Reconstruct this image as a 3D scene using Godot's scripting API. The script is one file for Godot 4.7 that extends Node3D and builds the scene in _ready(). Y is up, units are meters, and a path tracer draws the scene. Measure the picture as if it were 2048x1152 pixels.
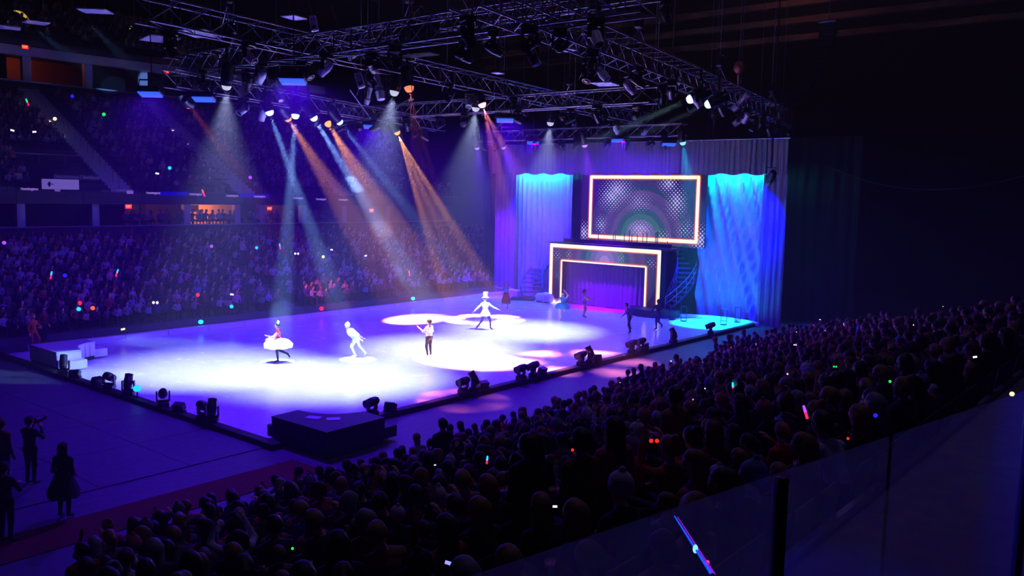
extends Node3D
# An ice show in a dark arena, seen from the stand: camera at (0, 7.6, 0), the ice lies at x -41.5..-21.5, z -50..-15, the stage stands at z = -50.

const EYE := Vector3(0, 7.6, 0)
const RIGHT := Vector3(0.77300937, 0.02041119, -0.63406616)
const UPV := Vector3(-0.08387279, 0.99399683, -0.07025418)
const BACK := Vector3(0.62882579, 0.10748803, 0.77008081)
const FOCAL := 1731.89
const EXPO := 4.0     # tonemap exposure; lamp energies below are written for exposure 1
const ROWS := ["front", "second", "third", "fourth", "fifth", "sixth", "seventh", "eighth", "ninth", "tenth", "eleventh", "twelfth", "thirteenth", "fourteenth", "fifteenth", "sixteenth", "topmost"]

var M := {}
var names := {}
var rng := RandomNumberGenerator.new()

# ---------------------------------------------------------------- geometry helpers
class MB:
	var v := PackedVector3Array()
	var n := PackedVector3Array()
	var t := PackedVector2Array()
	var i := PackedInt32Array()

	func put(p: Vector3, nn: Vector3, uv := Vector2.ZERO) -> int:
		v.append(p); n.append(nn); t.append(uv)
		return v.size() - 1

	func tri_i(a: int, b: int, c: int) -> void:   # counter-clockwise seen from the front
		i.append(a); i.append(c); i.append(b)

	func quad(a: Vector3, b: Vector3, c: Vector3, d: Vector3) -> void:
		var nn := (b - a).cross(c - a).normalized()
		var k := put(a, nn, Vector2(0, 1)); put(b, nn, Vector2(1, 1)); put(c, nn, Vector2(1, 0)); put(d, nn, Vector2(0, 0))
		tri_i(k, k + 1, k + 2); tri_i(k, k + 2, k + 3)

	func poly(pts: Array) -> void:
		var nn: Vector3 = (pts[1] - pts[0]).cross(pts[2] - pts[0]).normalized()
		var k := v.size()
		for p in pts: put(p, nn)
		for j in range(1, pts.size() - 1): tri_i(k, k + j, k + j + 1)

	# a box with chamfered edges when ch > 0
	func box(c: Vector3, s: Vector3, ch := 0.0, bs := Basis.IDENTITY) -> MB:
		var h := s * 0.5
		if ch <= 0.0:
			for ax in 3:
				for sg in [-1.0, 1.0]:
					var u := Vector3.ZERO; u[(ax + 1) % 3] = h[(ax + 1) % 3]
					var w := Vector3.ZERO; w[(ax + 2) % 3] = h[(ax + 2) % 3]
					var o := Vector3.ZERO; o[ax] = h[ax] * sg
					if sg > 0: quad(c + bs * (o - u - w), c + bs * (o + u - w), c + bs * (o + u + w), c + bs * (o - u + w))
					else: quad(c + bs * (o - u - w), c + bs * (o - u + w), c + bs * (o + u + w), c + bs * (o + u - w))
			return self
		for ax in 3:
			for sg in [-1.0, 1.0]:
				var u := Vector3.ZERO; u[(ax + 1) % 3] = h[(ax + 1) % 3] - ch
				var w := Vector3.ZERO; w[(ax + 2) % 3] = h[(ax + 2) % 3] - ch
				var o := Vector3.ZERO; o[ax] = h[ax] * sg
				if sg > 0: quad(c + bs * (o - u - w), c + bs * (o + u - w), c + bs * (o + u + w), c + bs * (o - u + w))
				else: quad(c + bs * (o - u - w), c + bs * (o - u + w), c + bs * (o + u + w), c + bs * (o + u - w))
		for ax in 3:       # the bevels along axis ax
			var b1 := (ax + 1) % 3
			var b2 := (ax + 2) % 3
			for s1 in [-1.0, 1.0]:
				for s2 in [-1.0, 1.0]:
					var l := Vector3.ZERO; l[ax] = h[ax] - ch
					var p := Vector3.ZERO; p[b1] = h[b1] * s1; p[b2] = (h[b2] - ch) * s2
					var q := Vector3.ZERO; q[b1] = (h[b1] - ch) * s1; q[b2] = h[b2] * s2
					if s1 * s2 > 0: quad(c + bs * (p - l), c + bs * (q - l), c + bs * (q + l), c + bs * (p + l))
					else: quad(c + bs * (p - l), c + bs * (p + l), c + bs * (q + l), c + bs * (q - l))
		for sx in [-1.0, 1.0]:
			for sy in [-1.0, 1.0]:
				for sz in [-1.0, 1.0]:
					var a := Vector3(h.x * sx, (h.y - ch) * sy, (h.z - ch) * sz)
					var b := Vector3((h.x - ch) * sx, h.y * sy, (h.z - ch) * sz)
					var d := Vector3((h.x - ch) * sx, (h.y - ch) * sy, h.z * sz)
					if sx * sy * sz > 0: poly([c + bs * a, c + bs * b, c + bs * d])
					else: poly([c + bs * a, c + bs * d, c + bs * b])
		return self

	func tube(pts: Array, r0: float, r1 := -1.0, sides := 8, caps := true) -> MB:
		if r1 < 0.0: r1 = r0
		var cnt := pts.size()
		var first := v.size()
		var ref := Vector3.UP
		for k in cnt:
			var dir: Vector3 = (pts[mini(k + 1, cnt - 1)] - pts[maxi(k - 1, 0)]).normalized()
			if k == 0: ref = Vector3.RIGHT if absf(dir.y) > 0.9 else Vector3.UP
			var a := dir.cross(ref).normalized()
			var b := a.cross(dir).normalized()
			ref = b
			var r := lerpf(r0, r1, float(k) / maxf(1.0, cnt - 1))
			for s in sides:
				var an := TAU * s / sides
				var nn := a * cos(an) + b * sin(an)
				put(pts[k] + nn * r, nn, Vector2(float(s) / sides, float(k) / (cnt - 1)))
		for k in cnt - 1:
			for s in sides:
				var a0 := first + k * sides + s
				var a1 := first + k * sides + (s + 1) % sides
				tri_i(a0, a0 + sides, a1 + sides); tri_i(a0, a1 + sides, a1)
		if caps:
			var d0: Vector3 = (pts[0] - pts[1]).normalized()
			var d1: Vector3 = (pts[cnt - 1] - pts[cnt - 2]).normalized()
			var c0 := v.size()
			for s in sides: put(v[first + s], d0)
			for s in range(1, sides - 1): tri_i(c0, c0 + s, c0 + s + 1)
			c0 = v.size()
			for s in sides: put(v[first + (cnt - 1) * sides + s], d1)
			for s in range(1, sides - 1): tri_i(c0, c0 + s + 1, c0 + s)
		return self

	# profile of Vector2(radius, height) turned about y
	func lathe(prof: Array, sides := 16, at := Transform3D.IDENTITY, smooth := true) -> MB:
		for k in prof.size() - 1:
			var p: Vector2 = prof[k]; var q: Vector2 = prof[k + 1]
			var d := q - p
			var nrm := Vector2(d.y, -d.x).normalized()
			var first := v.size()
			for s in sides + 1:
				var an := TAU * s / sides
				var e := Vector3(cos(an), 0, sin(an))
				var nn: Vector3 = at.basis * (e * nrm.x + Vector3.UP * nrm.y)
				put(at * (e * p.x + Vector3.UP * p.y), nn.normalized(), Vector2(float(s) / sides, 0)); put(at * (e * q.x + Vector3.UP * q.y), nn.normalized(), Vector2(float(s) / sides, 1))
			for s in sides:
				var a := first + s * 2
				tri_i(a, a + 1, a + 3); tri_i(a, a + 3, a + 2)
		return self

	func ball(c: Vector3, r: Vector3, seg := 10) -> MB:
		var first := v.size()
		var rings := int(seg / 2.0) + 1
		for j in rings + 1:
			var la := PI * j / rings - PI / 2
			for s in seg + 1:
				var lo := TAU * s / seg
				var e := Vector3(cos(la) * cos(lo), sin(la), cos(la) * sin(lo))
				put(c + e * r, (e / r).normalized())
		for j in rings:
			for s in seg:
				var a := first + j * (seg + 1) + s
				tri_i(a, a + seg + 1, a + seg + 2); tri_i(a, a + seg + 2, a + 1)
		return self

	func add(o: MB, x: Transform3D) -> MB:
		var k := v.size()
		for p in o.v: v.append(x * p)
		for q in o.n: n.append((x.basis * q).normalized())
		t.append_array(o.t)
		var flip := x.basis.determinant() < 0
		for j in range(0, o.i.size(), 3):
			i.append(k + o.i[j])
			if flip: i.append(k + o.i[j + 2]); i.append(k + o.i[j + 1])
			else: i.append(k + o.i[j + 1]); i.append(k + o.i[j + 2])
		return self

	func into(am: ArrayMesh) -> void:
		var a := []
		a.resize(Mesh.ARRAY_MAX)
		a[Mesh.ARRAY_VERTEX] = v; a[Mesh.ARRAY_NORMAL] = n; a[Mesh.ARRAY_TEX_UV] = t; a[Mesh.ARRAY_INDEX] = i
		am.add_surface_from_arrays(Mesh.PRIMITIVE_TRIANGLES, a)

	func mesh() -> ArrayMesh:
		var am := ArrayMesh.new()
		into(am)
		return am

func mb() -> MB: return MB.new()

# a photograph pixel gives a direction; the distance comes from a height or a plane
func ray(px: float, py: float) -> Vector3:
	return (RIGHT * (px - 1024.0) - UPV * (py - 576.0) - BACK * FOCAL).normalized()
func at_h(px: float, py: float, h := 0.0) -> Vector3:
	var d := ray(px, py)
	return EYE + d * ((h - EYE.y) / d.y)
func at_x(px: float, py: float, x: float) -> Vector3:
	var d := ray(px, py)
	return EYE + d * (x / d.x)
func at_z(px: float, py: float, z: float) -> Vector3:
	var d := ray(px, py)
	return EYE + d * (z / d.z)
# meets the slope y = y0 + s * (x - x0) + dh
func on_slope(px: float, py: float, x0: float, y0: float, s: float, dh: float) -> Vector3:
	var d := ray(px, py)
	return EYE + d * ((y0 + dh + s * (0.0 - x0) - EYE.y) / (d.y - s * d.x))

# ---------------------------------------------------------------- node helpers
func numbered(called: String) -> String:
	var k: int = names.get(called, 0)
	names[called] = k + 1
	return called if k == 0 else "%s_%03d" % [called, k]
func obj(called: String, m, mat, parent: Node = null) -> MeshInstance3D:
	var o := MeshInstance3D.new()
	o.mesh = m.mesh() if m is MB else m
	o.name = numbered(called) if parent == null else called
	if mat: o.material_override = mat
	(self if parent == null else parent).add_child(o, true)
	return o
func tag(o: Node, label: String, category := "", group := "") -> Node:
	o.set_meta("label", label)
	if category: o.set_meta("category", category)
	if group: o.set_meta("group", group)
	return o
func struct(called: String, m, mat) -> MeshInstance3D:
	var o := obj(called, m, mat)
	o.set_meta("kind", "structure")
	return o
func thing(called: String, label: String, category: String, at := Vector3.ZERO, bs := Basis.IDENTITY, group := "") -> Node3D:
	var o := Node3D.new()
	o.name = numbered(called)
	add_child(o)
	o.transform = Transform3D(bs, at)
	tag(o, label, category, group)
	return o
func copy(src: Node3D, called: String, at: Transform3D, label := "", group := "") -> Node3D:
	var r: Node3D = src.duplicate()
	r.name = numbered(called)
	add_child(r)
	r.transform = at
	if label: r.set_meta("label", label)
	if group: r.set_meta("group", group)
	return r
func yaw(a: float) -> Basis: return Basis(Vector3.UP, a)
func facing(dir: Vector3) -> Basis:     # local +z looks along dir
	var z := dir.normalized()
	var x := (Vector3.UP if absf(z.y) < 0.98 else Vector3.RIGHT).cross(z).normalized()
	return Basis(x, z.cross(x), z)
func mat(c: Color, rough := 0.8, metal := 0.0) -> StandardMaterial3D:
	var m := StandardMaterial3D.new()
	m.albedo_color = c; m.roughness = rough; m.metallic = metal
	return m
func glow(c: Color, e: float) -> StandardMaterial3D:
	var m := mat(c * 0.3)
	var l := c.srgb_to_linear()
	m.emission_enabled = true; m.emission = c; m.emission_energy_multiplier = minf(e / EXPO, 0.48 / maxf(l.r, maxf(l.g, l.b)))
	return m
func noise_tex(freq: float, lo: Color, hi: Color, seed_ := 1, w := 512, oct := 4) -> NoiseTexture2D:
	var t := NoiseTexture2D.new()
	var f := FastNoiseLite.new()
	f.seed = seed_; f.frequency = freq; f.fractal_octaves = oct
	t.noise = f; t.width = w; t.height = w; t.seamless = true
	var g := Gradient.new()
	g.set_color(0, lo); g.set_color(1, hi)
	t.color_ramp = g
	return t
func spot(p: Vector3, target: Vector3, c: Color, e: float, half: float, blend := 0.3, size := 0.1) -> SpotLight3D:
	var l := SpotLight3D.new()
	l.name = numbered("spot")
	add_child(l)
	var d := (target - p).normalized()
	l.look_at_from_position(p, target, Vector3(0, 0, 1) if absf(d.y) > 0.95 else Vector3.UP)
	l.light_color = c; l.light_energy = e / EXPO; l.spot_angle = half; l.spot_angle_attenuation = blend
	l.light_size = size; l.spot_range = 120.0; l.spot_attenuation = 2.0; l.shadow_enabled = true
	return l
func omni(p: Vector3, c: Color, e: float, size := 0.2) -> OmniLight3D:
	var l := OmniLight3D.new()
	l.name = numbered("bulb_light")
	add_child(l)
	l.position = p; l.light_color = c; l.light_energy = e / EXPO; l.light_size = size; l.omni_range = 80.0; l.omni_attenuation = 2.0; l.shadow_enabled = true
	return l
func area(p: Vector3, dir: Vector3, c: Color, e: float, size: Vector2) -> AreaLight3D:
	var l := AreaLight3D.new()
	l.name = numbered("panel_light")
	add_child(l)
	l.look_at_from_position(p, p + dir, Vector3(0, 0, 1) if absf(dir.normalized().y) > 0.95 else Vector3.UP)
	l.light_color = c; l.light_energy = e / EXPO; l.area_size = size; l.area_range = 120.0; l.shadow_enabled = true
	return l

# ---------------------------------------------------------------- the scene
func _ready() -> void:
	rng.seed = 7
	var cam := Camera3D.new()
	cam.name = "camera"
	cam.fov = 36.7926; cam.near = 0.05; cam.far = 300.0
	cam.transform = Transform3D(Basis(RIGHT, UPV, BACK), EYE)
	add_child(cam)
	var env := Environment.new()
	env.background_mode = Environment.BG_COLOR
	env.background_color = Color.BLACK
	env.tonemap_mode = Environment.TONE_MAPPER_LINEAR
	env.tonemap_exposure = EXPO
	env.sdfgi_enabled = true; env.ssao_enabled = true; env.ssil_enabled = true
	env.volumetric_fog_enabled = true          # stage haze all through the hall: it shows the beams
	env.volumetric_fog_density = 0.0036
	env.volumetric_fog_albedo = Color(1, 1, 1)
	env.volumetric_fog_anisotropy = 0.0
	var we := WorldEnvironment.new()
	we.name = "environment"
	we.environment = env
	add_child(we)
	# added unseen house lights under the roof that brighten the near crowd
	for q in [[-9.0, -12.0], [-9.0, -30.0]]:
		var hl := thing("added_house_light", "added unseen violet house light under the roof above the near stand", "lamp", Vector3(q[0], 23.4, q[1]), Basis.IDENTITY, "added house lights above the near stand")
		obj("housing", mb().box(Vector3(0, 0.1, 0), Vector3(4.0, 0.2, 1.6), 0.03), mat(Color(0.1, 0.1, 0.1)), hl)
		obj("lamp_face", mb().box(Vector3(0, -0.02, 0), Vector3(3.8, 0.05, 1.4)), glow(Color(0.7, 0.6, 1.0), 0.5), hl)
		area(Vector3(q[0], 23.3, q[1]), Vector3(0, -1, 0), Color(0.72, 0.6, 1.0), 15.0, Vector2(3.8, 1.4))

	make_materials()
	make_heads()
	build_hall()
	build_left_stands()
	build_right_stand()
	build_stage()
	build_rink_edge()
	build_rig()
	build_skaters()
	build_floor_people()
	build_right_crowd()
	build_left_crowd()
	build_top_tier()
	build_toys()
	build_barrier()

func make_materials() -> void:
	M.concrete = mat(Color(0.42, 0.42, 0.45), 0.75)
	M.concrete.albedo_texture = noise_tex(0.02, Color(0.75, 0.75, 0.78), Color(1, 1, 1), 3)
	M.concrete.uv1_triplanar = true; M.concrete.uv1_world_triplanar = true; M.concrete.uv1_scale = Vector3.ONE * 0.3
	M.floor = M.concrete.duplicate(); M.floor.albedo_color = Color(0.36, 0.36, 0.4); M.floor.roughness = 0.5
	M.step = mat(Color(0.3, 0.3, 0.34), 0.9)
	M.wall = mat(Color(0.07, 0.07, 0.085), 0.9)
	M.black = mat(Color(0.03, 0.03, 0.035), 0.6)
	M.black_soft = mat(Color(0.02, 0.02, 0.025), 0.95)
	M.black_metal = mat(Color(0.05, 0.05, 0.055), 0.35, 0.6)
	M.dark_panel = mat(Color(0.16, 0.16, 0.2), 0.6)
	M.alu = mat(Color(0.46, 0.46, 0.5), 0.4, 0.6)
	M.steel = mat(Color(0.6, 0.6, 0.65), 0.35, 0.7)
	M.white = mat(Color(0.85, 0.85, 0.88), 0.55)
	M.white_paint = mat(Color(0.75, 0.75, 0.8), 0.5)
	M.ice = mat(Color(0.86, 0.88, 0.93), 0.3)
	M.ice.roughness_texture = noise_tex(0.012, Color(0.45, 0.45, 0.45), Color(1, 1, 1), 5)
	M.ice.heightmap_enabled = true
	M.ice.heightmap_texture = noise_tex(0.05, Color(0, 0, 0), Color(1, 1, 1), 9, 512, 3)
	M.ice.heightmap_scale = 0.6
	M.ice.uv1_triplanar = true; M.ice.uv1_world_triplanar = true; M.ice.uv1_scale = Vector3(0.12, 0.12, 0.25)
	M.carpet = mat(Color(0.4, 0.03, 0.05), 0.95)
	M.grey_cloth = mat(Color(0.42, 0.4, 0.44), 0.85)
	M.pale_cloth = mat(Color(0.66, 0.66, 0.7), 0.75)
	M.dark_cloth = mat(Color(0.12, 0.11, 0.14), 0.9)
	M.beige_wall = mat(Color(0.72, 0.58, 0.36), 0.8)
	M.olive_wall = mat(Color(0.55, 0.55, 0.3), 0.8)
	M.stair = mat(Color(0.34, 0.33, 0.38), 0.6)
	M.wood = mat(Color(0.5, 0.3, 0.14), 0.6)
	M.seat = mat(Color(0.1, 0.1, 0.14), 0.5)
	M.eye = mat(Color(0.08, 0.04, 0.04), 0.4)
	M.lens = mat(Color(0.08, 0.09, 0.12), 0.08, 0.4)
	M.fix = mat(Color(0.07, 0.07, 0.08), 0.35)
	M.fix_pale = mat(Color(0.72, 0.72, 0.76), 0.4)
	M.dust_glass = mat(Color(0.8, 0.82, 0.9, 0.16), 0.4)
	M.dust_glass.transparency = BaseMaterial3D.TRANSPARENCY_ALPHA
	M.dust_glass.backlight_enabled = true; M.dust_glass.backlight = Color(0.9, 0.9, 0.95)
	M.exit = glow(Color(1.0, 0.12, 0.06), 3.0)
	M.red_brown = mat(Color(0.4, 0.29, 0.2), 0.8)
	M.skin = [mat(Color(0.85, 0.66, 0.55), 0.6), mat(Color(0.74, 0.53, 0.42), 0.6), mat(Color(0.5, 0.33, 0.25), 0.6), mat(Color(0.9, 0.74, 0.65), 0.6)]

# ---------------------------------------------------------------- hall
func build_hall() -> void:
	struct("floor", mb().box(Vector3(-35, -0.26, -28), Vector3(100, 0.5, 92)), M.floor)
	struct("ceiling", mb().box(Vector3(-35, 24.3, -28), Vector3(100, 0.5, 92)), M.wall)
	struct("wall_back", mb().box(Vector3(-35, 12, -74), Vector3(100, 24.5, 0.5)), M.wall)
	struct("wall_front", mb().box(Vector3(-35, 12, 18), Vector3(100, 24.5, 0.5)), M.wall)
	struct("wall_left", mb().box(Vector3(-84.8, 12, -28), Vector3(0.5, 24.5, 92)), M.wall)
	struct("wall_right", mb().box(Vector3(14.8, 12, -28), Vector3(0.5, 24.5, 92)), M.wall)
	# roof beams across the far end, washed by a dim amber lamp
	for k in 3:
		var tr := struct("trim_%d" % (k + 1), mb().box(Vector3(-25, 20.6 - k * 1.15 + 1.0, -62.0 - k * 0.4), Vector3(60, 0.45, 0.5), 0.03), M.red_brown)
		tr.set_meta("label", "brown roof beam crossing the far end of the hall")
	var lamp := thing("ceiling_lamp", "dim amber lamp under the roof beams at the far end", "lamp", Vector3(-24, 23.2, -58.6))
	obj("housing", mb().lathe([Vector2(0.0, 0.2), Vector2(0.12, 0.2), Vector2(0.22, 0.0)], 12), M.black_metal, lamp)
	obj("lamp_diffuser", mb().lathe([Vector2(0.2, 0.0), Vector2(0.12, -0.06), Vector2(0.0, -0.08)], 12), glow(Color(1.0, 0.55, 0.25), 1.0), lamp)
	omni(Vector3(-24, 23.0, -58.6), Color(1.0, 0.62, 0.4), 2.4)
	# the ice and the red walkway beside it
	var ice := obj("ice_rink", mb().box(Vector3(-31.6, 0.0, -32.6), Vector3(20.2, 0.06, 35.2), 0.01), M.ice)
	tag(ice, "smooth white ice surface lit blue and white by stage lights", "ice rink")
	var red := obj("walkway_carpet", mb().box(Vector3(-19.1, 0.0, -1.5), Vector3(1.45, 0.02, 26.2)), M.carpet)
	tag(red, "dark red carpet strip across the grey floor beside the crowd", "carpet")
	# floor cover sheets with fine seams next to the ice end
	for k in 7:
		for j in 4:
			var sh := obj("floor_panel", mb().box(Vector3(-41.2 + k * 3.05, 0.004, -13.6 + j * 2.46), Vector3(3.03, 0.02, 2.44)), M.floor)
			sh.set_meta("kind", "structure")
			sh.set_meta("label", "grey cover sheet of the arena floor in front of the ice")

func step_rows(called: String, label: String, x0: float, y0: float, depth: float, rise: float, count: int, z0: float, z1: float, base: float) -> void:
	var t := thing(called, label, "terrace", Vector3(x0, base, (z0 + z1) / 2))
	t.set_meta("kind", "structure")
	for k in count:
		var top := y0 + rise * k
		var sgn := signf(depth)
		obj("step", mb().box(Vector3(depth * (k + 0.5) - sgn * 0.4, (top - maxf(base, top - 1.2)) / 2 + maxf(base, top - 1.2) - base - 0.0, 0), Vector3(absf(depth) + 0.02, top - maxf(base, top - 1.2), absf(z1 - z0))), M.step, t)

const LOW := [-44.5, 0.3, -0.318]     # x0, y0, slope of the stands
const HIGH := [-57.9, 7.3, -0.53]
const NEAR := [-15.75, 0.0, 0.318]

func build_left_stands() -> void:
	step_rows("lower_terrace", "stepped lower seating terrace across the ice", LOW[0], LOW[1], -0.85, 0.27, 16, -8, -62, -0.02)
	step_rows("upper_terrace", "steep stepped upper seating terrace above the club windows", HIGH[0], HIGH[1], -0.85, 0.45, 17, -6, -62, 6.75)
	# club level between the two tiers
	struct("trim_4", mb().box(Vector3(-62.5, 4.5, -34), Vector3(9.4, 0.3, 56)), M.step).set_meta("label", "concrete walkway slab of the club level")
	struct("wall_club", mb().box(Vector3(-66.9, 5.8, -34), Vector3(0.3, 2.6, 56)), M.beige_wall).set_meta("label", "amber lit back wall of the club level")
	struct("trim_5", mb().box(Vector3(-62.9, 6.9, -34), Vector3(9.2, 0.3, 56)), M.wall).set_meta("label", "dark soffit over the club level")
	var fas := thing("balcony_fascia", "dark blue balcony front carrying small lit sign strips", "fascia", Vector3(-57.4, 6.4, -34))
	fas.set_meta("kind", "structure")
	for k in 14: obj("panel", mb().box(Vector3(0, 0.4, -26 + 4 * k), Vector3(0.16, 0.8, 3.98), 0.01), M.dark_panel, fas)
	var rail := thing("club_wall_rail", "low club level parapet with a pale violet top rail", "parapet", Vector3(-57.95, 4.4, -34))
	rail.set_meta("kind", "structure")
	for k in 14: obj("panel", mb().box(Vector3(0, 0.25, -26 + 4 * k), Vector3(0.12, 0.5, 3.96)), M.dark_panel, rail)
	obj("top_rail", mb().box(Vector3(0, 0.53, 0), Vector3(0.16, 0.07, 56), 0.01), M.white_paint, rail)
	# columns, partitions and club rooms
	for zz in [-22.8, -27.5, -34.2, -38.4, -40.6, -44.6, -48.9, -54.0]:
		var c := struct("column", mb().box(Vector3(-59.0, 5.7, zz), Vector3(0.45, 2.2, 0.5), 0.02), M.white_paint)
		c.name = "trim_column" if zz == -22.8 else numbered("trim_column_x").replace("_x", "")
		c.set_meta("label", "pale square column at the club level front")
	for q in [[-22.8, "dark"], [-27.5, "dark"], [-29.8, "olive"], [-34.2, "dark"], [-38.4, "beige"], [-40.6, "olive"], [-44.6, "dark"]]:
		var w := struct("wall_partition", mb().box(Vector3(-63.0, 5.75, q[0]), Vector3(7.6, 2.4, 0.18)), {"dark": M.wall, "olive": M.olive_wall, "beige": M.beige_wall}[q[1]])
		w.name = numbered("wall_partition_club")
		w.set_meta("label", "partition wall between two club rooms")
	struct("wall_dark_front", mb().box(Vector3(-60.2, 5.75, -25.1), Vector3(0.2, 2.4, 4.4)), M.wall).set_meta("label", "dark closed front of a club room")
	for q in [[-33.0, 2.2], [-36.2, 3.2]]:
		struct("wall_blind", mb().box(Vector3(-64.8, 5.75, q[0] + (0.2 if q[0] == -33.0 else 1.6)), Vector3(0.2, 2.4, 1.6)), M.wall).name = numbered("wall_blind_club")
	# warm ceiling lamps in the open rooms
	for q in [[-31.8, 6.0, 1.0], [-36.3, 13.0, 1.4], [-43.0, 6.0, 1.0]]:
		var f := thing("ceiling_lamp", "warm ceiling lamp glowing inside a club room", "lamp", Vector3(-63.8, 6.72, q[0]), Basis.IDENTITY, "club room ceiling lamps")
		obj("frame", mb().box(Vector3(0, 0, 0), Vector3(0.5, 0.06, 0.5), 0.01), M.black_metal, f)
		obj("lamp_diffuser", mb().box(Vector3(0, -0.04, 0), Vector3(0.42, 0.03, 0.42)), glow(Color(1.0, 0.72, 0.35), 1.5), f)
		omni(Vector3(-63.8, 6.5, q[0]), Color(1.0, 0.6, 0.22), q[1], 0.2)
	# furniture in the rooms: televisions, tables, white stools
	for q in [[-32.2, 5.75], [-38.0, 5.95], [-42.0, 5.9]]:
		var tv := thing("television", "dark wall television hanging in a club room", "television", Vector3(-64.2, q[1], q[0]), Basis.IDENTITY, "club room televisions")
		obj("screen", mb().box(Vector3.ZERO, Vector3(0.08, 0.55, 0.95), 0.02), M.black, tv)
		obj("hanger", mb().tube([Vector3(0, 0.25, 0), Vector3(0, 6.8 - q[1], 0)], 0.03, 0.03, 6), M.black_metal, tv)
	var stool: Node3D = null
	for q in [[-59.6, -31.0], [-59.9, -31.7], [-60.3, -30.6], [-60.2, -42.2], [-60.6, -42.9]]:
		var tr := Transform3D(yaw(q[1]), Vector3(q[0], 4.66, q[1]))
		if stool == null:
			stool = thing("bar_stool", "white bar stool standing at the club level rail", "stool", tr.origin, tr.basis, "white club stools")
			obj("seat", mb().box(Vector3(0, 0.62, 0), Vector3(0.36, 0.05, 0.36), 0.02), M.white, stool)
			obj("backrest", mb().box(Vector3(0, 0.82, -0.16), Vector3(0.34, 0.3, 0.03), 0.01), M.white, stool)
			for s in [[-1, -1], [1, -1], [-1, 1], [1, 1]]: obj("leg", mb().tube([Vector3(s[0] * 0.2, 0, s[1] * 0.2), Vector3(s[0] * 0.14, 0.62, s[1] * 0.14)], 0.018, 0.018, 6), M.white, stool)
		else: copy(stool, "bar_stool", tr)
	var table: Node3D = null
	for zz in [-31.6, -33.4, -36.0, -37.4, -43.3]:
		var tr := Transform3D(Basis.IDENTITY, Vector3(-61.2, 4.66, zz))
		if table == null:
			table = thing("counter_table", "dark high table standing in a club room", "table", tr.origin, tr.basis, "club room tables")
			obj("tabletop", mb().box(Vector3(0, 0.85, 0), Vector3(0.6, 0.05, 1.2), 0.02), M.wood, table)
			obj("pedestal", mb().lathe([Vector2(0.24, 0), Vector2(0.05, 0.05), Vector2(0.05, 0.83)], 10), M.black_metal, table)
		else: copy(table, "counter_table", tr)
	# exit signs, shining red
	for q in [at_x(257, 413, -58.7), at_x(539, 417, -58.7), at_x(743, 421, -58.7), at_x(50, 94, -72.6), at_x(333, 143, -72.6)]:
		var lbl := "red glowing exit sign on a club level column" if q.x > -60 else "red glowing exit sign on the top concourse beam"
		var s := thing("exit_sign", lbl, "sign", q, Basis.IDENTITY, "club level exit signs" if q.x > -60 else "top concourse exit signs")
		obj("housing", mb().box(Vector3(-0.05, 0, 0), Vector3(0.08, 0.34, 0.5), 0.01), M.black_metal, s)
		obj("bracket", mb().tube([Vector3(-0.05, 0.15, 0), Vector3(-0.05, (6.78 if q.x > -60 else 18.3) - q.y, 0)], 0.03, 0.03, 6), M.black_metal, s)
		obj("sign_face", mb().box(Vector3(0, 0, 0), Vector3(0.02, 0.3, 0.46)), M.exit, s)
		text("EXIT", 0.2, Vector3(0.014, 0, 0), yaw(PI / 2), glow(Color(1, 0.75, 0.5), 3.0), s, "lettering")
	# white board with a wing emblem, and the lettering above it
	var p0 := at_x(83, 357, -57.26)
	var p1 := at_x(158, 380, -57.26)
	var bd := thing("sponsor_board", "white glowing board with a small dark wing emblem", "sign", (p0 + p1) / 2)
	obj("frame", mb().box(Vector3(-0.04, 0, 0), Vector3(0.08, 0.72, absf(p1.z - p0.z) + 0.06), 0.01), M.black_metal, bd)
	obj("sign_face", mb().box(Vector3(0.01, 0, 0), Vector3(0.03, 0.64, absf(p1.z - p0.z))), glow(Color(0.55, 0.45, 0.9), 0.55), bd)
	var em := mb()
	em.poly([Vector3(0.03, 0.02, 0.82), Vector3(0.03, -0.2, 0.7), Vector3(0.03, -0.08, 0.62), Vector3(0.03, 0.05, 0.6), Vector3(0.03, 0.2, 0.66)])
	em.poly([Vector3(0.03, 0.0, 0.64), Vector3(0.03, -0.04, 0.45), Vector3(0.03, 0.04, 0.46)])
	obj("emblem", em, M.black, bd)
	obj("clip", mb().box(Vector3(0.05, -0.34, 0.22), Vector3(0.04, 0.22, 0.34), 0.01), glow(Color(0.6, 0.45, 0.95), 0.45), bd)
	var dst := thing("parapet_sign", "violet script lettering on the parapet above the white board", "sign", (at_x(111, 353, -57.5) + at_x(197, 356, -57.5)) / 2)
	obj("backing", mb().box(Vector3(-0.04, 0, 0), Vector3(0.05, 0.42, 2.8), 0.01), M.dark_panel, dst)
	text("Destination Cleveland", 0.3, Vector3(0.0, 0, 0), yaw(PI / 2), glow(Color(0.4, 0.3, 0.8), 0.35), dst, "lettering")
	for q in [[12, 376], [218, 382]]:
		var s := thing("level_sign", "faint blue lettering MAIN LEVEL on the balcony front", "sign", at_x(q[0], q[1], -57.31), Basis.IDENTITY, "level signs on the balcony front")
		text("MAIN LEVEL", 0.2, Vector3.ZERO, yaw(PI / 2), glow(Color(0.3, 0.25, 0.6), 0.2), s, "lettering")
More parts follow.
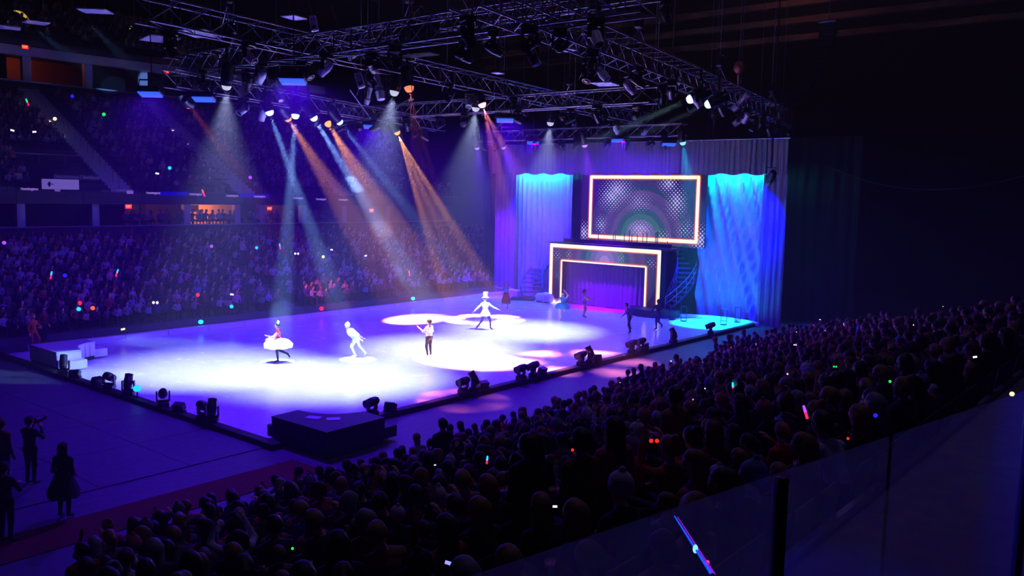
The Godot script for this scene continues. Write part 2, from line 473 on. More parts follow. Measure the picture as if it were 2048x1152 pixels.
	for q in [[57, 378], [305, 386], [390, 388.5], [463, 391.5], [518, 393], [595, 396], [641, 398.5], [685, 399.5]]:
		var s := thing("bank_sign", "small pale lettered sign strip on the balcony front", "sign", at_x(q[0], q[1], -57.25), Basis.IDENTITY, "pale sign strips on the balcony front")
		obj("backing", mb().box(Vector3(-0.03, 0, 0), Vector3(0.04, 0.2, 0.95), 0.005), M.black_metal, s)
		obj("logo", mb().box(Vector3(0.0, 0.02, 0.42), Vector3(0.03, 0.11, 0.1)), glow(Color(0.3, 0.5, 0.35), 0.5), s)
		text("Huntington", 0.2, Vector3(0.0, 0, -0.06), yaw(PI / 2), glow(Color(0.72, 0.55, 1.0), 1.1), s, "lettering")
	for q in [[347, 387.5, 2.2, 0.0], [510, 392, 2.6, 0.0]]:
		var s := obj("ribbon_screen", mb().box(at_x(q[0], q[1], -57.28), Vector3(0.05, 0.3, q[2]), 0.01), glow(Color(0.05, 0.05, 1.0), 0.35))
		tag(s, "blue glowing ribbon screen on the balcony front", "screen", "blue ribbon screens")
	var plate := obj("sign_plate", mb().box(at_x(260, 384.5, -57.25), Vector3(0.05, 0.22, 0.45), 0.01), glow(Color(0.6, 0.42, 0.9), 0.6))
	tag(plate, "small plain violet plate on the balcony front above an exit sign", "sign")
	# railed opening in the upper tier
	var vm := thing("stair_opening", "railed stair opening with pale wall in the upper tier", "stairwell", Vector3(-61.0, 8.5, -25.6))
	obj("front_wall", mb().box(Vector3(0.0, 0.22, 0), Vector3(0.2, 0.7, 4.6), 0.02), M.concrete, vm)
	obj("side_wall", mb().box(Vector3(-1.1, 0.1, 2.3), Vector3(2.2, 1.0, 0.18)), M.concrete, vm)
	obj("side_wall", mb().box(Vector3(-1.1, 0.1, -2.3), Vector3(2.2, 1.0, 0.18)), M.concrete, vm)
	obj("handrail", mb().tube([Vector3(0, 0.5, 2.3), Vector3(0, 1.08, 2.25), Vector3(0, 1.12, 2.1), Vector3(0, 1.12, -2.1), Vector3(0, 1.08, -2.25), Vector3(0, 0.5, -2.3)], 0.035, 0.035, 8), M.white_paint, vm)
	for zz in [-1.0, 0.7]: obj("post", mb().tube([Vector3(0, 0.5, zz), Vector3(0, 1.12, zz)], 0.025, 0.025, 6), M.white_paint, vm)
	# aisle stairs of the upper tier with handrails and white step lamps
	for zz in [-19.2, -28.7, -38.3, -48.0]:
		var st := thing("aisle_stair", "narrow concrete aisle stair climbing the upper tier", "stairs", Vector3(HIGH[0], HIGH[1], zz), Basis.IDENTITY, "aisle stairs of the upper tier")
		for k in 34: obj("step", mb().box(Vector3(-0.425 * k + 0.2, 0.225 * k + 0.115 - 0.1, 0), Vector3(0.44, 0.23, 1.5)), M.white_paint, st)
		for k in 8: obj("handrail", mb().tube([Vector3(-1.8 * k, 0.95 * k + 0.1, -0.0), Vector3(-1.8 * k, 0.95 * k + 1.05, 0), Vector3(-1.8 * k - 0.8, 0.95 * k + 1.45, 0), Vector3(-1.8 * k - 0.8, 0.95 * k + 0.5, 0)], 0.022, 0.022, 6), M.steel, st)
		for k in 6: obj("step_lamp", mb().box(Vector3(-0.1 - 2.2 * k, 0.2 + 1.17 * k, 0.58), Vector3(0.08, 0.1, 0.12)), glow(Color(1, 0.95, 0.85), 4.0), st)
	for zz in [-32.5, -42.0]:
		var st := thing("lower_aisle_stair", "narrow aisle stair in the lower stand across the ice", "stairs", Vector3(LOW[0], LOW[1], zz), Basis.IDENTITY, "aisle stairs of the lower stand")
		for k in 30: obj("step", mb().box(Vector3(-0.425 * k + 0.2, 0.135 * k + 0.02, 0), Vector3(0.44, 0.15, 1.1)), M.concrete, st)
		for k in 5: obj("step_lamp", mb().box(Vector3(-0.6 - 2.6 * k, 0.35 + 0.83 * k, 0.58), Vector3(0.08, 0.1, 0.12)), glow(Color(1, 0.95, 0.85), 4.0), st)
	# top concourse
	struct("trim_6", mb().box(Vector3(-76.5, 14.95, -32), Vector3(8.4, 0.3, 52)), M.step).set_meta("label", "floor slab of the top concourse")
	struct("trim_7", mb().box(Vector3(-73.0, 17.85, -32), Vector3(0.5, 0.75, 52), 0.02), M.white_paint).set_meta("label", "pale violet beam over the top concourse")
	struct("trim_8", mb().box(Vector3(-72.4, 15.5, -32), Vector3(0.14, 0.12, 52), 0.01), M.white_paint).set_meta("label", "thin pale rail along the top of the upper tier")
	struct("wall_parapet", mb().box(Vector3(-72.6, 15.25, -32), Vector3(0.12, 0.5, 52)), M.dark_panel).set_meta("label", "low dark parapet of the top concourse")
	struct("wall_concourse", mb().box(Vector3(-80.4, 16.6, -32), Vector3(0.3, 3.2, 52)), M.wood).set_meta("label", "brown back wall of the top concourse")
	for k in 9:
		var c := struct("trim_post", mb().box(Vector3(-73.2, 16.3, -14.9 - 4.75 * k), Vector3(0.5, 2.6, 0.62), 0.02), M.white_paint)
		c.name = numbered("trim_concourse_column")
		c.set_meta("label", "pale column of the top concourse")
	for k in 5:
		struct("wall_booth", mb().box(Vector3(-76.2, 16.4, -17.4 - 9.5 * k), Vector3(3.0, 2.9, 2.9)), M.wall).name = numbered("wall_booth_concourse")
	for q in [-31.0]:
		var f := thing("ceiling_lamp", "dim amber lamp under the top concourse beam", "lamp", Vector3(-77.8, 18.1, q), Basis.IDENTITY, "top concourse lamps")
		obj("lamp_diffuser", mb().box(Vector3.ZERO, Vector3(0.4, 0.06, 0.4), 0.01), glow(Color(1, 0.6, 0.3), 0.5), f)
		omni(Vector3(-77.8, 17.9, q), Color(1.0, 0.5, 0.2), 1.6)
	struct("trim_9", mb().box(Vector3(-78.2, 18.4, -32), Vector3(9.5, 0.3, 52)), M.wall).set_meta("label", "dark soffit over the top concourse")

func build_top_tier() -> void:
	step_rows("top_terrace", "dark stepped terrace above the top concourse", -73.4, 18.8, -0.85, 0.5, 8, -10, -50, 18.3)
	var w := []; var c := []
	for k in 8:
		for s in 60:
			if rng.randf() < 0.45: continue
			w.append(Transform3D(facing(Vector3(1, 0, -0.2)), Vector3(-73.5 - 0.85 * k, 18.8 + 0.5 * k, -13.0 - 0.58 * s)))
			c.append(Color(0.05, 0.05, 0.06).lerp(Color(0.3, 0.28, 0.3), rng.randf()))
	crowd("top_spectators", "scattered spectators on the dark top terrace", w, c)
	var bt := thing("press_booth", "small beige lit booth with railings high over the far stand", "booth", at_x(268, 58, -79.0))
	obj("shell", mb().box(Vector3(-1.1, 0, 0), Vector3(2.0, 2.2, 3.2), 0.04), M.beige_wall, bt)
	obj("window", mb().box(Vector3(-0.08, 0.1, 0.2), Vector3(0.06, 0.9, 1.8), 0.02), glow(Color(0.8, 0.7, 0.55), 0.06), bt)
	obj("lamp", mb().ball(Vector3(0.05, 0.0, 0.35), Vector3(0.12, 0.3, 0.18), 8), glow(Color(1.0, 0.85, 0.6), 1.5), bt)
	for k in 3: obj("rail", mb().tube([Vector3(0.3, -0.9 + 0.35 * k, -1.9), Vector3(0.3, -0.9 + 0.35 * k, 1.9)], 0.03, 0.03, 6), M.steel, bt)
	for k in 5: obj("rail_post", mb().tube([Vector3(0.3, -1.1, -1.9 + 0.95 * k), Vector3(0.3, -0.15, -1.9 + 0.95 * k)], 0.03, 0.03, 6), M.steel, bt)
	var rg := thing("lit_wall_crescent", "yellow glowing crescent standing in for a yellow lit circle of wall", "sign", at_x(36, 44, -76.0), yaw(PI / 2))  # glowing shape stands in for yellow light on the wall; hanger is added
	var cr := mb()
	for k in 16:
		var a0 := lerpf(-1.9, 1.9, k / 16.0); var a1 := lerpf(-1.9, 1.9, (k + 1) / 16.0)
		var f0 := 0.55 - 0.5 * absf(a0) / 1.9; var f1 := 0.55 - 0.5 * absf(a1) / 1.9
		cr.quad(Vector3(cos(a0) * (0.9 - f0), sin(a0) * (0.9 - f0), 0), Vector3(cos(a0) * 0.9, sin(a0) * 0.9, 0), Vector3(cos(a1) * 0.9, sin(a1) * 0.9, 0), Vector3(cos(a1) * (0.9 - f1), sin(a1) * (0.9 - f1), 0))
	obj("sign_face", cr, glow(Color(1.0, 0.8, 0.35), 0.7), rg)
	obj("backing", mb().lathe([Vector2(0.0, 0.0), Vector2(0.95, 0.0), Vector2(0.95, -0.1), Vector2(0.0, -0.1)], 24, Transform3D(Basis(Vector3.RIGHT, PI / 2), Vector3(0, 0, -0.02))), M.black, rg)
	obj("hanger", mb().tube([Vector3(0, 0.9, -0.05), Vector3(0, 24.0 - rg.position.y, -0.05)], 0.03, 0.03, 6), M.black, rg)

func text(s: String, size: float, at: Vector3, bs: Basis, m, parent: Node, called: String) -> MeshInstance3D:
	var tm := TextMesh.new()
	var f := SystemFont.new()
	f.font_names = PackedStringArray(["Droid Sans"])
	tm.font = f; tm.text = s; tm.font_size = 32; tm.pixel_size = size / 32.0; tm.depth = 0.012; tm.curve_step = 2.0
	var o := obj(called, tm, m, parent)
	o.transform = Transform3D(bs, at)
	return o

# ---------------------------------------------------------------- stand on the camera's side
func build_right_stand() -> void:
	step_rows("near_terrace", "dark stepped seating terrace on the near side of the ice", NEAR[0], NEAR[1] + 0.02, 0.85, 0.27, 16, 6, -50, -0.02)
	var slab := struct("trim_10", mb().box(Vector3(0.4, 4.48, -20), Vector3(6.0, 0.24, 60), 0.01), M.concrete)
	slab.set_meta("label", "blue lit concrete walkway slab behind the near stand")
	struct("trim_11", mb().box(Vector3(-2.56, 4.63, -20), Vector3(0.08, 0.1, 60), 0.01), M.steel).set_meta("label", "thin steel edge of the walkway slab")
	beam_light("blue lamp hanging over the walkway behind the glass barrier", Vector3(1.6, 9.6, -6.5), Vector3(-1.9, 4.6, -6.6), Color(0.04, 0.03, 1.0), 12.0, 11, false, 0.5, 0.9)

# ---------------------------------------------------------------- people
# bones: [from, to, radius, radius, tag]; surface nets over their smooth union; gives tag -> MB
func nets(bones: Array, cell: float, k: float) -> Dictionary:
	var lo := Vector3.ONE * 1e9
	var hi := Vector3.ONE * -1e9
	for b in bones:
		var r: float = maxf(b[2], b[3])
		lo = lo.min(b[0] - Vector3.ONE * r).min(b[1] - Vector3.ONE * r)
		hi = hi.max(b[0] + Vector3.ONE * r).max(b[1] + Vector3.ONE * r)
	lo -= Vector3.ONE * cell * 2.0
	hi += Vector3.ONE * cell * 2.0
	var nx := int((hi.x - lo.x) / cell) + 2
	var ny := int((hi.y - lo.y) / cell) + 2
	var nz := int((hi.z - lo.z) / cell) + 2
	var sy := nx
	var sz := nx * ny
	var F := PackedFloat32Array(); F.resize(sz * nz); F.fill(1.0)
	var D := PackedFloat32Array(); D.resize(sz * nz); D.fill(1.0)
	var T := PackedByteArray(); T.resize(sz * nz)
	for b in bones:
		var a: Vector3 = b[0]
		var ab: Vector3 = b[1] - a
		var l2 := maxf(ab.length_squared(), 1e-8)
		var ra: float = b[2]
		var dr: float = b[3] - ra
		var tg: int = b[4]
		var pad := maxf(b[2], b[3]) + k + cell * 1.5
		var p0: Vector3 = (a.min(b[1]) - Vector3.ONE * pad - lo) / cell
		var p1: Vector3 = (a.max(b[1]) + Vector3.ONE * pad - lo) / cell
		for z in range(maxi(0, int(p0.z)), mini(nz - 1, int(p1.z) + 1) + 1):
			for y in range(maxi(0, int(p0.y)), mini(ny - 1, int(p1.y) + 1) + 1):
				var id := z * sz + y * sy + maxi(0, int(p0.x))
				for x in range(maxi(0, int(p0.x)), mini(nx - 1, int(p1.x) + 1) + 1):
					var q := lo + Vector3(x, y, z) * cell - a
					var t := clampf(q.dot(ab) / l2, 0.0, 1.0)
					var d := (q - ab * t).length() - ra - dr * t
					if d < D[id]:
						D[id] = d
						T[id] = tg
					var f := F[id]
					var h := maxf(k - absf(f - d), 0.0) / k
					F[id] = minf(f, d) - h * h * k * 0.25
					id += 1
	var vid := PackedInt32Array(); vid.resize(sz * nz); vid.fill(-1)
	var P := PackedVector3Array()
	var N := PackedVector3Array()
	for z in nz - 1:
		for y in ny - 1:
			var id := z * sz + y * sy
			for x in nx - 1:
				var c0 := F[id]; var c1 := F[id + 1]; var c2 := F[id + sy]; var c3 := F[id + sy + 1]
				var c4 := F[id + sz]; var c5 := F[id + sz + 1]; var c6 := F[id + sz + sy]; var c7 := F[id + sz + sy + 1]
				var cnt := int(c0 < 0) + int(c1 < 0) + int(c2 < 0) + int(c3 < 0) + int(c4 < 0) + int(c5 < 0) + int(c6 < 0) + int(c7 < 0)
				if cnt > 0 and cnt < 8:
					var cc := [c0, c1, c2, c3, c4, c5, c6, c7]
					var s := Vector3.ZERO
					var m := 0
					for e in [[0, 1], [2, 3], [4, 5], [6, 7], [0, 2], [1, 3], [4, 6], [5, 7], [0, 4], [1, 5], [2, 6], [3, 7]]:
						var u: float = cc[e[0]]
						var w: float = cc[e[1]]
						if (u < 0) != (w < 0):
							var ea := Vector3(e[0] & 1, (e[0] >> 1) & 1, e[0] >> 2)
							var eb := Vector3(e[1] & 1, (e[1] >> 1) & 1, e[1] >> 2)
							s += ea.lerp(eb, u / (u - w))
							m += 1
					vid[id] = P.size()
					P.append(lo + (Vector3(x, y, z) + s / m) * cell)
					N.append(Vector3(c1 + c3 + c5 + c7 - c0 - c2 - c4 - c6, c2 + c3 + c6 + c7 - c0 - c1 - c4 - c5, c4 + c5 + c6 + c7 - c0 - c1 - c2 - c3).normalized())
				id += 1
	var out := {}
	var maps := {}
	for z in range(1, nz - 1):
		for y in range(1, ny - 1):
			for x in range(1, nx - 1):
				var id := z * sz + y * sy + x
				var inside := F[id] < 0
				for ax in 3:
					var st: int = [1, sy, sz][ax]
					if inside == (F[id + st] < 0): continue
					var b1: int = [sy, sz, 1][ax]
					var b2: int = [sz, 1, sy][ax]
					var tg: int = T[id] if inside else T[id + st]
					var q := [vid[id - b1 - b2], vid[id - b2], vid[id], vid[id - b1]]
					if not out.has(tg):
						out[tg] = MB.new()
						maps[tg] = {}
					var mbx: MB = out[tg]
					var mp: Dictionary = maps[tg]
					var w := []
					for g in q:
						if not mp.has(g): mp[g] = mbx.put(P[g], N[g])
						w.append(mp[g])
					if inside: mbx.tri_i(w[0], w[1], w[2]); mbx.tri_i(w[0], w[2], w[3])
					else: mbx.tri_i(w[0], w[2], w[1]); mbx.tri_i(w[0], w[3], w[2])
	return out

const SKIN := 0
const TOP := 1
const PANTS := 2
const SHOE := 3
const EYE_TAG := 4
const SLEEVE := 5
var head_parts := {}
var head_low: MB
var hand_part: MB
var hair_meshes := {}

func make_heads() -> void:
	var b := [
		[Vector3(0, 0.135, -0.02), Vector3(0, 0.15, 0.02), 0.092, 0.09, SKIN], [Vector3(0, 0.05, 0.035), Vector3(0, 0.125, 0.045), 0.05, 0.066, SKIN],
		[Vector3(0, 0.022, 0.055), Vector3(0, 0.028, 0.062), 0.03, 0.03, SKIN], [Vector3(0, 0.083, 0.108), Vector3(0, 0.118, 0.105), 0.015, 0.009, SKIN],
		[Vector3(0.093, 0.09, -0.005), Vector3(0.098, 0.12, -0.012), 0.012, 0.018, SKIN], [Vector3(-0.093, 0.09, -0.005), Vector3(-0.098, 0.12, -0.012), 0.012, 0.018, SKIN],
		[Vector3(0, -0.07, -0.02), Vector3(0, 0.05, -0.005), 0.055, 0.05, SKIN],
		[Vector3(0.033, 0.118, 0.095), Vector3(0.036, 0.118, 0.095), 0.014, 0.014, EYE_TAG], [Vector3(-0.033, 0.118, 0.095), Vector3(-0.036, 0.118, 0.095), 0.014, 0.014, EYE_TAG],
		[Vector3(-0.018, 0.055, 0.09), Vector3(0.018, 0.055, 0.09), 0.012, 0.012, EYE_TAG]]
	head_parts = nets(b, 0.0105, 0.02)
	var f := [[Vector3(-0.028, 0.02, 0), Vector3(-0.03, 0.085, 0), 0.016, 0.015, 0], [Vector3(0, 0.0, 0), Vector3(0, 0.088, 0), 0.024, 0.017, 0], [Vector3(0.026, 0.02, 0), Vector3(0.03, 0.085, 0), 0.018, 0.015, 0], [Vector3(0, -0.03, 0), Vector3(0, 0.02, 0), 0.026, 0.026, 0]]
	for j in 4:
		var x := 0.033 - 0.022 * j
		var l: float = [0.9, 1.0, 0.93, 0.72][j]
		var k0 := Vector3(x, 0.088, 0)
		var k1 := k0 + Vector3(x * 0.1, 0.04, 0.012) * l
		var k2 := k1 + Vector3(0, 0.026, 0.02) * l
		f.append([k0, k1, 0.0095, 0.009, 0]); f.append([k1, k2, 0.009, 0.0075, 0])
	f.append([Vector3(0.03, 0.025, 0.004), Vector3(0.058, 0.06, 0.014), 0.013, 0.011, 0])
	f.append([Vector3(0.058, 0.06, 0.014), Vector3(0.062, 0.088, 0.026), 0.011, 0.008, 0])
	hand_part = nets(f, 0.0058, 0.006)[0]
	var cap := [[Vector3(0, 0.152, -0.032), Vector3(0, 0.166, 0.012), 0.096, 0.094, 0], [Vector3(0, 0.09, -0.055), Vector3(0, 0.13, -0.06), 0.062, 0.075, 0], [Vector3(0.06, 0.13, -0.02), Vector3(-0.06, 0.13, -0.02), 0.05, 0.05, 0]]
	var styles := {
		"short": [],
		"long": [[Vector3(0, 0.12, -0.065), Vector3(0, -0.17, -0.1), 0.08, 0.075, 0], [Vector3(0.07, 0.12, -0.015), Vector3(0.085, -0.1, -0.04), 0.04, 0.045, 0], [Vector3(-0.07, 0.12, -0.015), Vector3(-0.085, -0.1, -0.04), 0.04, 0.045, 0]],
		"ponytail": [[Vector3(0, 0.17, -0.11), Vector3(0, 0.14, -0.15), 0.04, 0.04, 0], [Vector3(0, 0.14, -0.15), Vector3(0, -0.08, -0.14), 0.042, 0.02, 0]],
		"bun": [[Vector3(0, 0.235, -0.075), Vector3(0, 0.245, -0.08), 0.048, 0.046, 0]],
		"beanie": [[Vector3(0, 0.15, -0.02), Vector3(0, 0.178, -0.025), 0.107, 0.095, 0], [Vector3(0, 0.285, -0.03), Vector3(0, 0.29, -0.03), 0.028, 0.028, 0]],
		"curly": [[Vector3(0.06, 0.17, -0.03), Vector3(0.09, 0.08, -0.04), 0.075, 0.06, 0], [Vector3(-0.06, 0.17, -0.03), Vector3(-0.09, 0.08, -0.04), 0.075, 0.06, 0], [Vector3(0, 0.2, -0.03), Vector3(0, 0.06, -0.09), 0.09, 0.08, 0]]}
	for s in styles: hair_meshes[s] = nets(cap + styles[s], 0.014, 0.03)[0].mesh()
	head_low = mb().ball(Vector3(0, 0.12, 0.0), Vector3(0.088, 0.13, 0.105), 8).tube([Vector3(0, -0.06, -0.01), Vector3(0, 0.05, 0)], 0.055, 0.05, 6, false)

# joints in metres, facing +z, feet or seat at y = 0
func pose(over := {}) -> Dictionary:
	var p := {"pelvis": Vector3(0, 0.95, 0), "waist": Vector3(0, 1.1, 0.0), "chest": Vector3(0, 1.28, 0.0), "neck": Vector3(0, 1.45, -0.01), "head": Vector3(0, 1.52, 0.01), "look": Vector3(0, 0, 1), "tilt": 0.0,
		"shL": Vector3(0.17, 1.38, 0), "elL": Vector3(0.24, 1.1, -0.03), "wrL": Vector3(0.25, 0.88, 0.06), "shR": Vector3(-0.17, 1.38, 0), "elR": Vector3(-0.24, 1.1, -0.03), "wrR": Vector3(-0.25, 0.88, 0.06),
		"hipL": Vector3(0.09, 0.92, 0), "knL": Vector3(0.1, 0.5, 0.02), "anL": Vector3(0.1, 0.09, -0.02), "toeL": Vector3(0.12, 0.035, 0.14), "hipR": Vector3(-0.09, 0.92, 0), "knR": Vector3(-0.1, 0.5, 0.02), "anR": Vector3(-0.1, 0.09, -0.02), "toeR": Vector3(-0.12, 0.035, 0.14), "girth": 1.0}
	p.merge(over, true)
	return p

func seated(over := {}) -> Dictionary:
	var p := pose({"pelvis": Vector3(0, 0.54, 0), "waist": Vector3(0, 0.68, 0), "chest": Vector3(0, 0.86, 0.01), "neck": Vector3(0, 1.03, 0.02), "head": Vector3(0, 1.1, 0.05),
		"shL": Vector3(0.175, 0.96, 0.02), "elL": Vector3(0.25, 0.72, 0.06), "wrL": Vector3(0.1, 0.62, 0.26), "shR": Vector3(-0.175, 0.96, 0.02), "elR": Vector3(-0.25, 0.72, 0.06), "wrR": Vector3(-0.1, 0.62, 0.26),
		"hipL": Vector3(0.1, 0.52, 0.02), "knL": Vector3(0.14, 0.53, 0.44), "anL": Vector3(0.13, 0.1, 0.42), "toeL": Vector3(0.15, 0.04, 0.57), "hipR": Vector3(-0.1, 0.52, 0.02), "knR": Vector3(-0.14, 0.53, 0.44), "anR": Vector3(-0.13, 0.1, 0.42), "toeR": Vector3(-0.15, 0.04, 0.57)})
	p.merge(over, true)
	return p

# a body as one mesh; its surfaces stand in the order of "tags"
func body(p: Dictionary, cell := 0.024, fine := true, bare_arms := false, bare_legs := false) -> Dictionary:
	var g: float = p.girth
	var arm := SKIN if bare_arms else TOP
	var leg := SKIN if bare_legs else PANTS
	var b := [
		[p.pelvis.lerp(p.waist, 0.55), p.waist, 0.125 * g, 0.12 * g, TOP], [p.pelvis, p.pelvis.lerp(p.waist, 0.4), 0.125 * g, 0.122 * g, PANTS], [p.waist, p.chest, 0.12 * g, 0.125 * g, TOP], [p.shL.lerp(p.shR, 0.3), p.shL.lerp(p.shR, 0.7), 0.095 * g, 0.095 * g, TOP], [p.chest + Vector3(0.05, 0, 0), p.chest - Vector3(0.05, 0, 0), 0.12 * g, 0.12 * g, TOP],
		[p.shL, p.shR, 0.066 * g, 0.066 * g, TOP], [p.neck - Vector3(0, 0.06, 0), p.neck, 0.07, 0.056, SKIN], [p.neck, p.head, 0.054, 0.05, SKIN]]
	for s in ["L", "R"]:
		b.append([p["sh" + s], p["el" + s], 0.06 * g, 0.047, arm if bare_arms else TOP]); b.append([p["el" + s], p["wr" + s], 0.047, 0.034, arm])
		b.append([p["hip" + s], p["kn" + s], 0.092 * g, 0.062, leg]); b.append([p["kn" + s], p["an" + s], 0.062, 0.042, leg])
		b.append([p["an" + s], p["toe" + s], 0.046, 0.036, SHOE])
		b.append([p["hip" + s], p.pelvis, 0.1 * g, 0.12 * g, PANTS])
	var parts := nets(b, cell, 0.03)
	var z: Vector3 = (p.look as Vector3).normalized()
	var x := Vector3.UP.cross(z).normalized()
	var hb := Basis(x, z.cross(x), z) * Basis(Vector3(0, 0, 1), p.tilt)
	var ht := Transform3D(hb, p.head)
	if fine:
		for tg in head_parts:
			if not parts.has(tg): parts[tg] = MB.new()
			parts[tg].add(head_parts[tg], ht)
		for s in ["L", "R"]:
			var y: Vector3 = (p["wr" + s] - p["el" + s]).normalized()
			var hx: Vector3 = Vector3.UP.cross(y).normalized() if absf(y.y) < 0.95 else Vector3(0, 0, 1)
			if (s == "L") == (hx.dot(p.shL - p.shR) > 0): hx = -hx
			var hz := hx.cross(y).normalized()
			parts[SKIN].add(hand_part, Transform3D(Basis(hx, y, hz), p["wr" + s] + y * 0.02))
	else:
		parts[SKIN].add(head_low, ht)
	var am := ArrayMesh.new()
	var tags := []
	for tg in parts:
		parts[tg].into(am)
		tags.append(tg)
	return {"mesh": am, "tags": tags, "head": ht}

func person(bd: Dictionary, label: String, at: Transform3D, colours: Dictionary, hair: String, hair_mat, group := "", called := "person") -> MeshInstance3D:
	var o := MeshInstance3D.new()
	o.mesh = bd.mesh
	o.name = numbered(called)
	add_child(o)
	o.transform = at
	for k in bd.tags.size():
		var tg: int = bd.tags[k]
		o.set_surface_override_material(k, M.eye if tg == EYE_TAG else colours[tg])
	tag(o, label, "person", group)
	if hair:
		var h := obj("hat" if hair == "beanie" else "hair", hair_meshes[hair], hair_mat, o)
		h.transform = bd.head
	return o

# ---------------------------------------------------------------- stage
# a hanging pleated cloth between x0 and x1 at depth z; slant leans the folds
func curtain(x0: float, x1: float, y0: float, y1: float, z: float, amp: float, lam: float, slant := 0.0, sd := 0, gather := 0.0) -> MB:
	var b := mb()
	var nx := maxi(8, int((x1 - x0) / lam * 8.0))
	var ny := 14
	var nz := FastNoiseLite.new()
	nz.seed = sd; nz.frequency = 0.35
	var pts := []
	for j in ny + 1:
		for k in nx + 1:
			var u := float(k) / nx
			var y := lerpf(y0, y1, float(j) / ny)
			var x := lerpf(x0, x1, u)
			x += gather * (1.0 - float(j) / ny) * (u - 0.5) * (x1 - x0)
			var xs := x + slant * (y1 - y)
			var ph := TAU * xs / lam + 2.2 * nz.get_noise_2d(xs * 2.0, y * 0.25)
			var a := amp * (0.65 + 0.6 * nz.get_noise_2d(xs * 3.0 + 40.0, y * 0.4))
			var zz := z + a * sin(ph) + a * 0.35 * sin(ph * 2.3 + 1.0)
			pts.append(Vector3(x, y + (0.06 * sin(xs * 4.1) if j == 0 else 0.0), zz))
	for j in ny + 1:
		for k in nx + 1:
			var id := j * (nx + 1) + k
			var dx: Vector3 = pts[j * (nx + 1) + mini(k + 1, nx)] - pts[j * (nx + 1) + maxi(k - 1, 0)]
			var dy: Vector3 = pts[mini(j + 1, ny) * (nx + 1) + k] - pts[maxi(j - 1, 0) * (nx + 1) + k]
			b.put(pts[id], dx.cross(dy).normalized(), Vector2(float(k) / nx, float(j) / ny))
	for j in ny:
		for k in nx:
			var a0 := j * (nx + 1) + k
			b.tri_i(a0, a0 + 1, a0 + nx + 2); b.tri_i(a0, a0 + nx + 2, a0 + nx + 1)
	return b

# picture on a video wall: u, v in metres; frames are [x0, y0, x1, y1] neon rectangles (y up)
func led_picture(wm: float, hm: float, ppm: float, frames: Array, arcs: Vector2, dots: Array, closed: Array, line: float) -> StandardMaterial3D:
	var w := int(wm * ppm)
	var h := int(hm * ppm)
	var d := PackedByteArray()
	d.resize(w * h * 3)
	var ring := [Color(0.46, 0.38, 0.5), Color(0.36, 0.33, 0.44), Color(0.3, 0.29, 0.4), Color(0.16, 0.31, 0.27), Color(0.13, 0.24, 0.26), Color(0.25, 0.22, 0.33), Color(0.2, 0.19, 0.29), Color(0.23, 0.19, 0.3), Color(0.11, 0.18, 0.21), Color(0.17, 0.14, 0.25), Color(0.1, 0.14, 0.19)]
	var o := 0
	for yy in h:
		var y := hm - (yy + 0.5) / ppm
		for xx in w:
			var x := (xx + 0.5) / ppm
			var c := Color(0.1, 0.07, 0.17)
			var r := Vector2(x - arcs.x, y - arcs.y).length()
			if r < 4.2: c = ring[mini(10, int(r / 0.39))] * 1.15
			# halftone dots on a diagonal grid
			var gx := (x + y) / 0.27
			var gy := (x - y) / 0.27
			var cx := (roundf(gx) + roundf(gy)) * 0.135
			var cy := (roundf(gx) - roundf(gy)) * 0.135
			var best := 0.0
			for q in dots: best = maxf(best, q[2] * (1.0 - Vector2((cx - q[0]) / q[3], (cy - q[1]) / q[4]).length()))
			if best > 0.0 and Vector2(x - cx, y - cy).length() < 0.015 + best * 0.085: c = Color(0.66, 0.64, 0.8)
			for k in frames.size():
				var f: Array = frames[k]
				var ox := maxf(maxf(f[0] - x, x - f[2]), 0.0)
				var oy := maxf(maxf(f[1] - y, y - f[3]), 0.0)
				var e: float
				if ox > 0.0 or oy > 0.0: e = Vector2(ox, oy).length()
				elif closed[k]: e = minf(minf(x - f[0], f[2] - x), minf(y - f[1], f[3] - y))
				else: e = minf(minf(x - f[0], f[2] - x), f[3] - y)
				if not closed[k] and y < f[1] - 0.02: e = 9.0
				if e < line: c = Color(1.0, 0.93, 0.75)
				elif e < line + 0.12: c = c.lerp(Color(1.0, 0.42, 0.12), 0.9 * (1.0 - (e - line) / 0.12))
			d[o] = int(c.r * 255); d[o + 1] = int(c.g * 255); d[o + 2] = int(c.b * 255)
			o += 3
	var m := mat(Color(0.02, 0.02, 0.02), 0.4)
	m.emission_enabled = true
	m.emission_operator = BaseMaterial3D.EMISSION_OP_MULTIPLY
	m.emission = Color.WHITE
	m.emission_texture = ImageTexture.create_from_image(Image.create_from_data(w, h, false, Image.FORMAT_RGB8, d))
	m.emission_energy_multiplier = 1.6 / EXPO
	m.albedo_texture = m.emission_texture
	m.albedo_color = Color(0.3, 0.3, 0.3)
	return m

func face(b: MB, x0: float, y0: float, x1: float, y1: float, z: float, wm: float, hm: float) -> void:   # uv in the picture's own metres
	var k := b.v.size()
	for q in [[x0, y0], [x1, y0], [x1, y1], [x0, y1]]: b.put(Vector3(q[0], q[1], z), Vector3(0, 0, 1), Vector2(q[0] / wm, 1.0 - q[1] / hm))
	b.tri_i(k, k + 1, k + 2); b.tri_i(k, k + 2, k + 3)

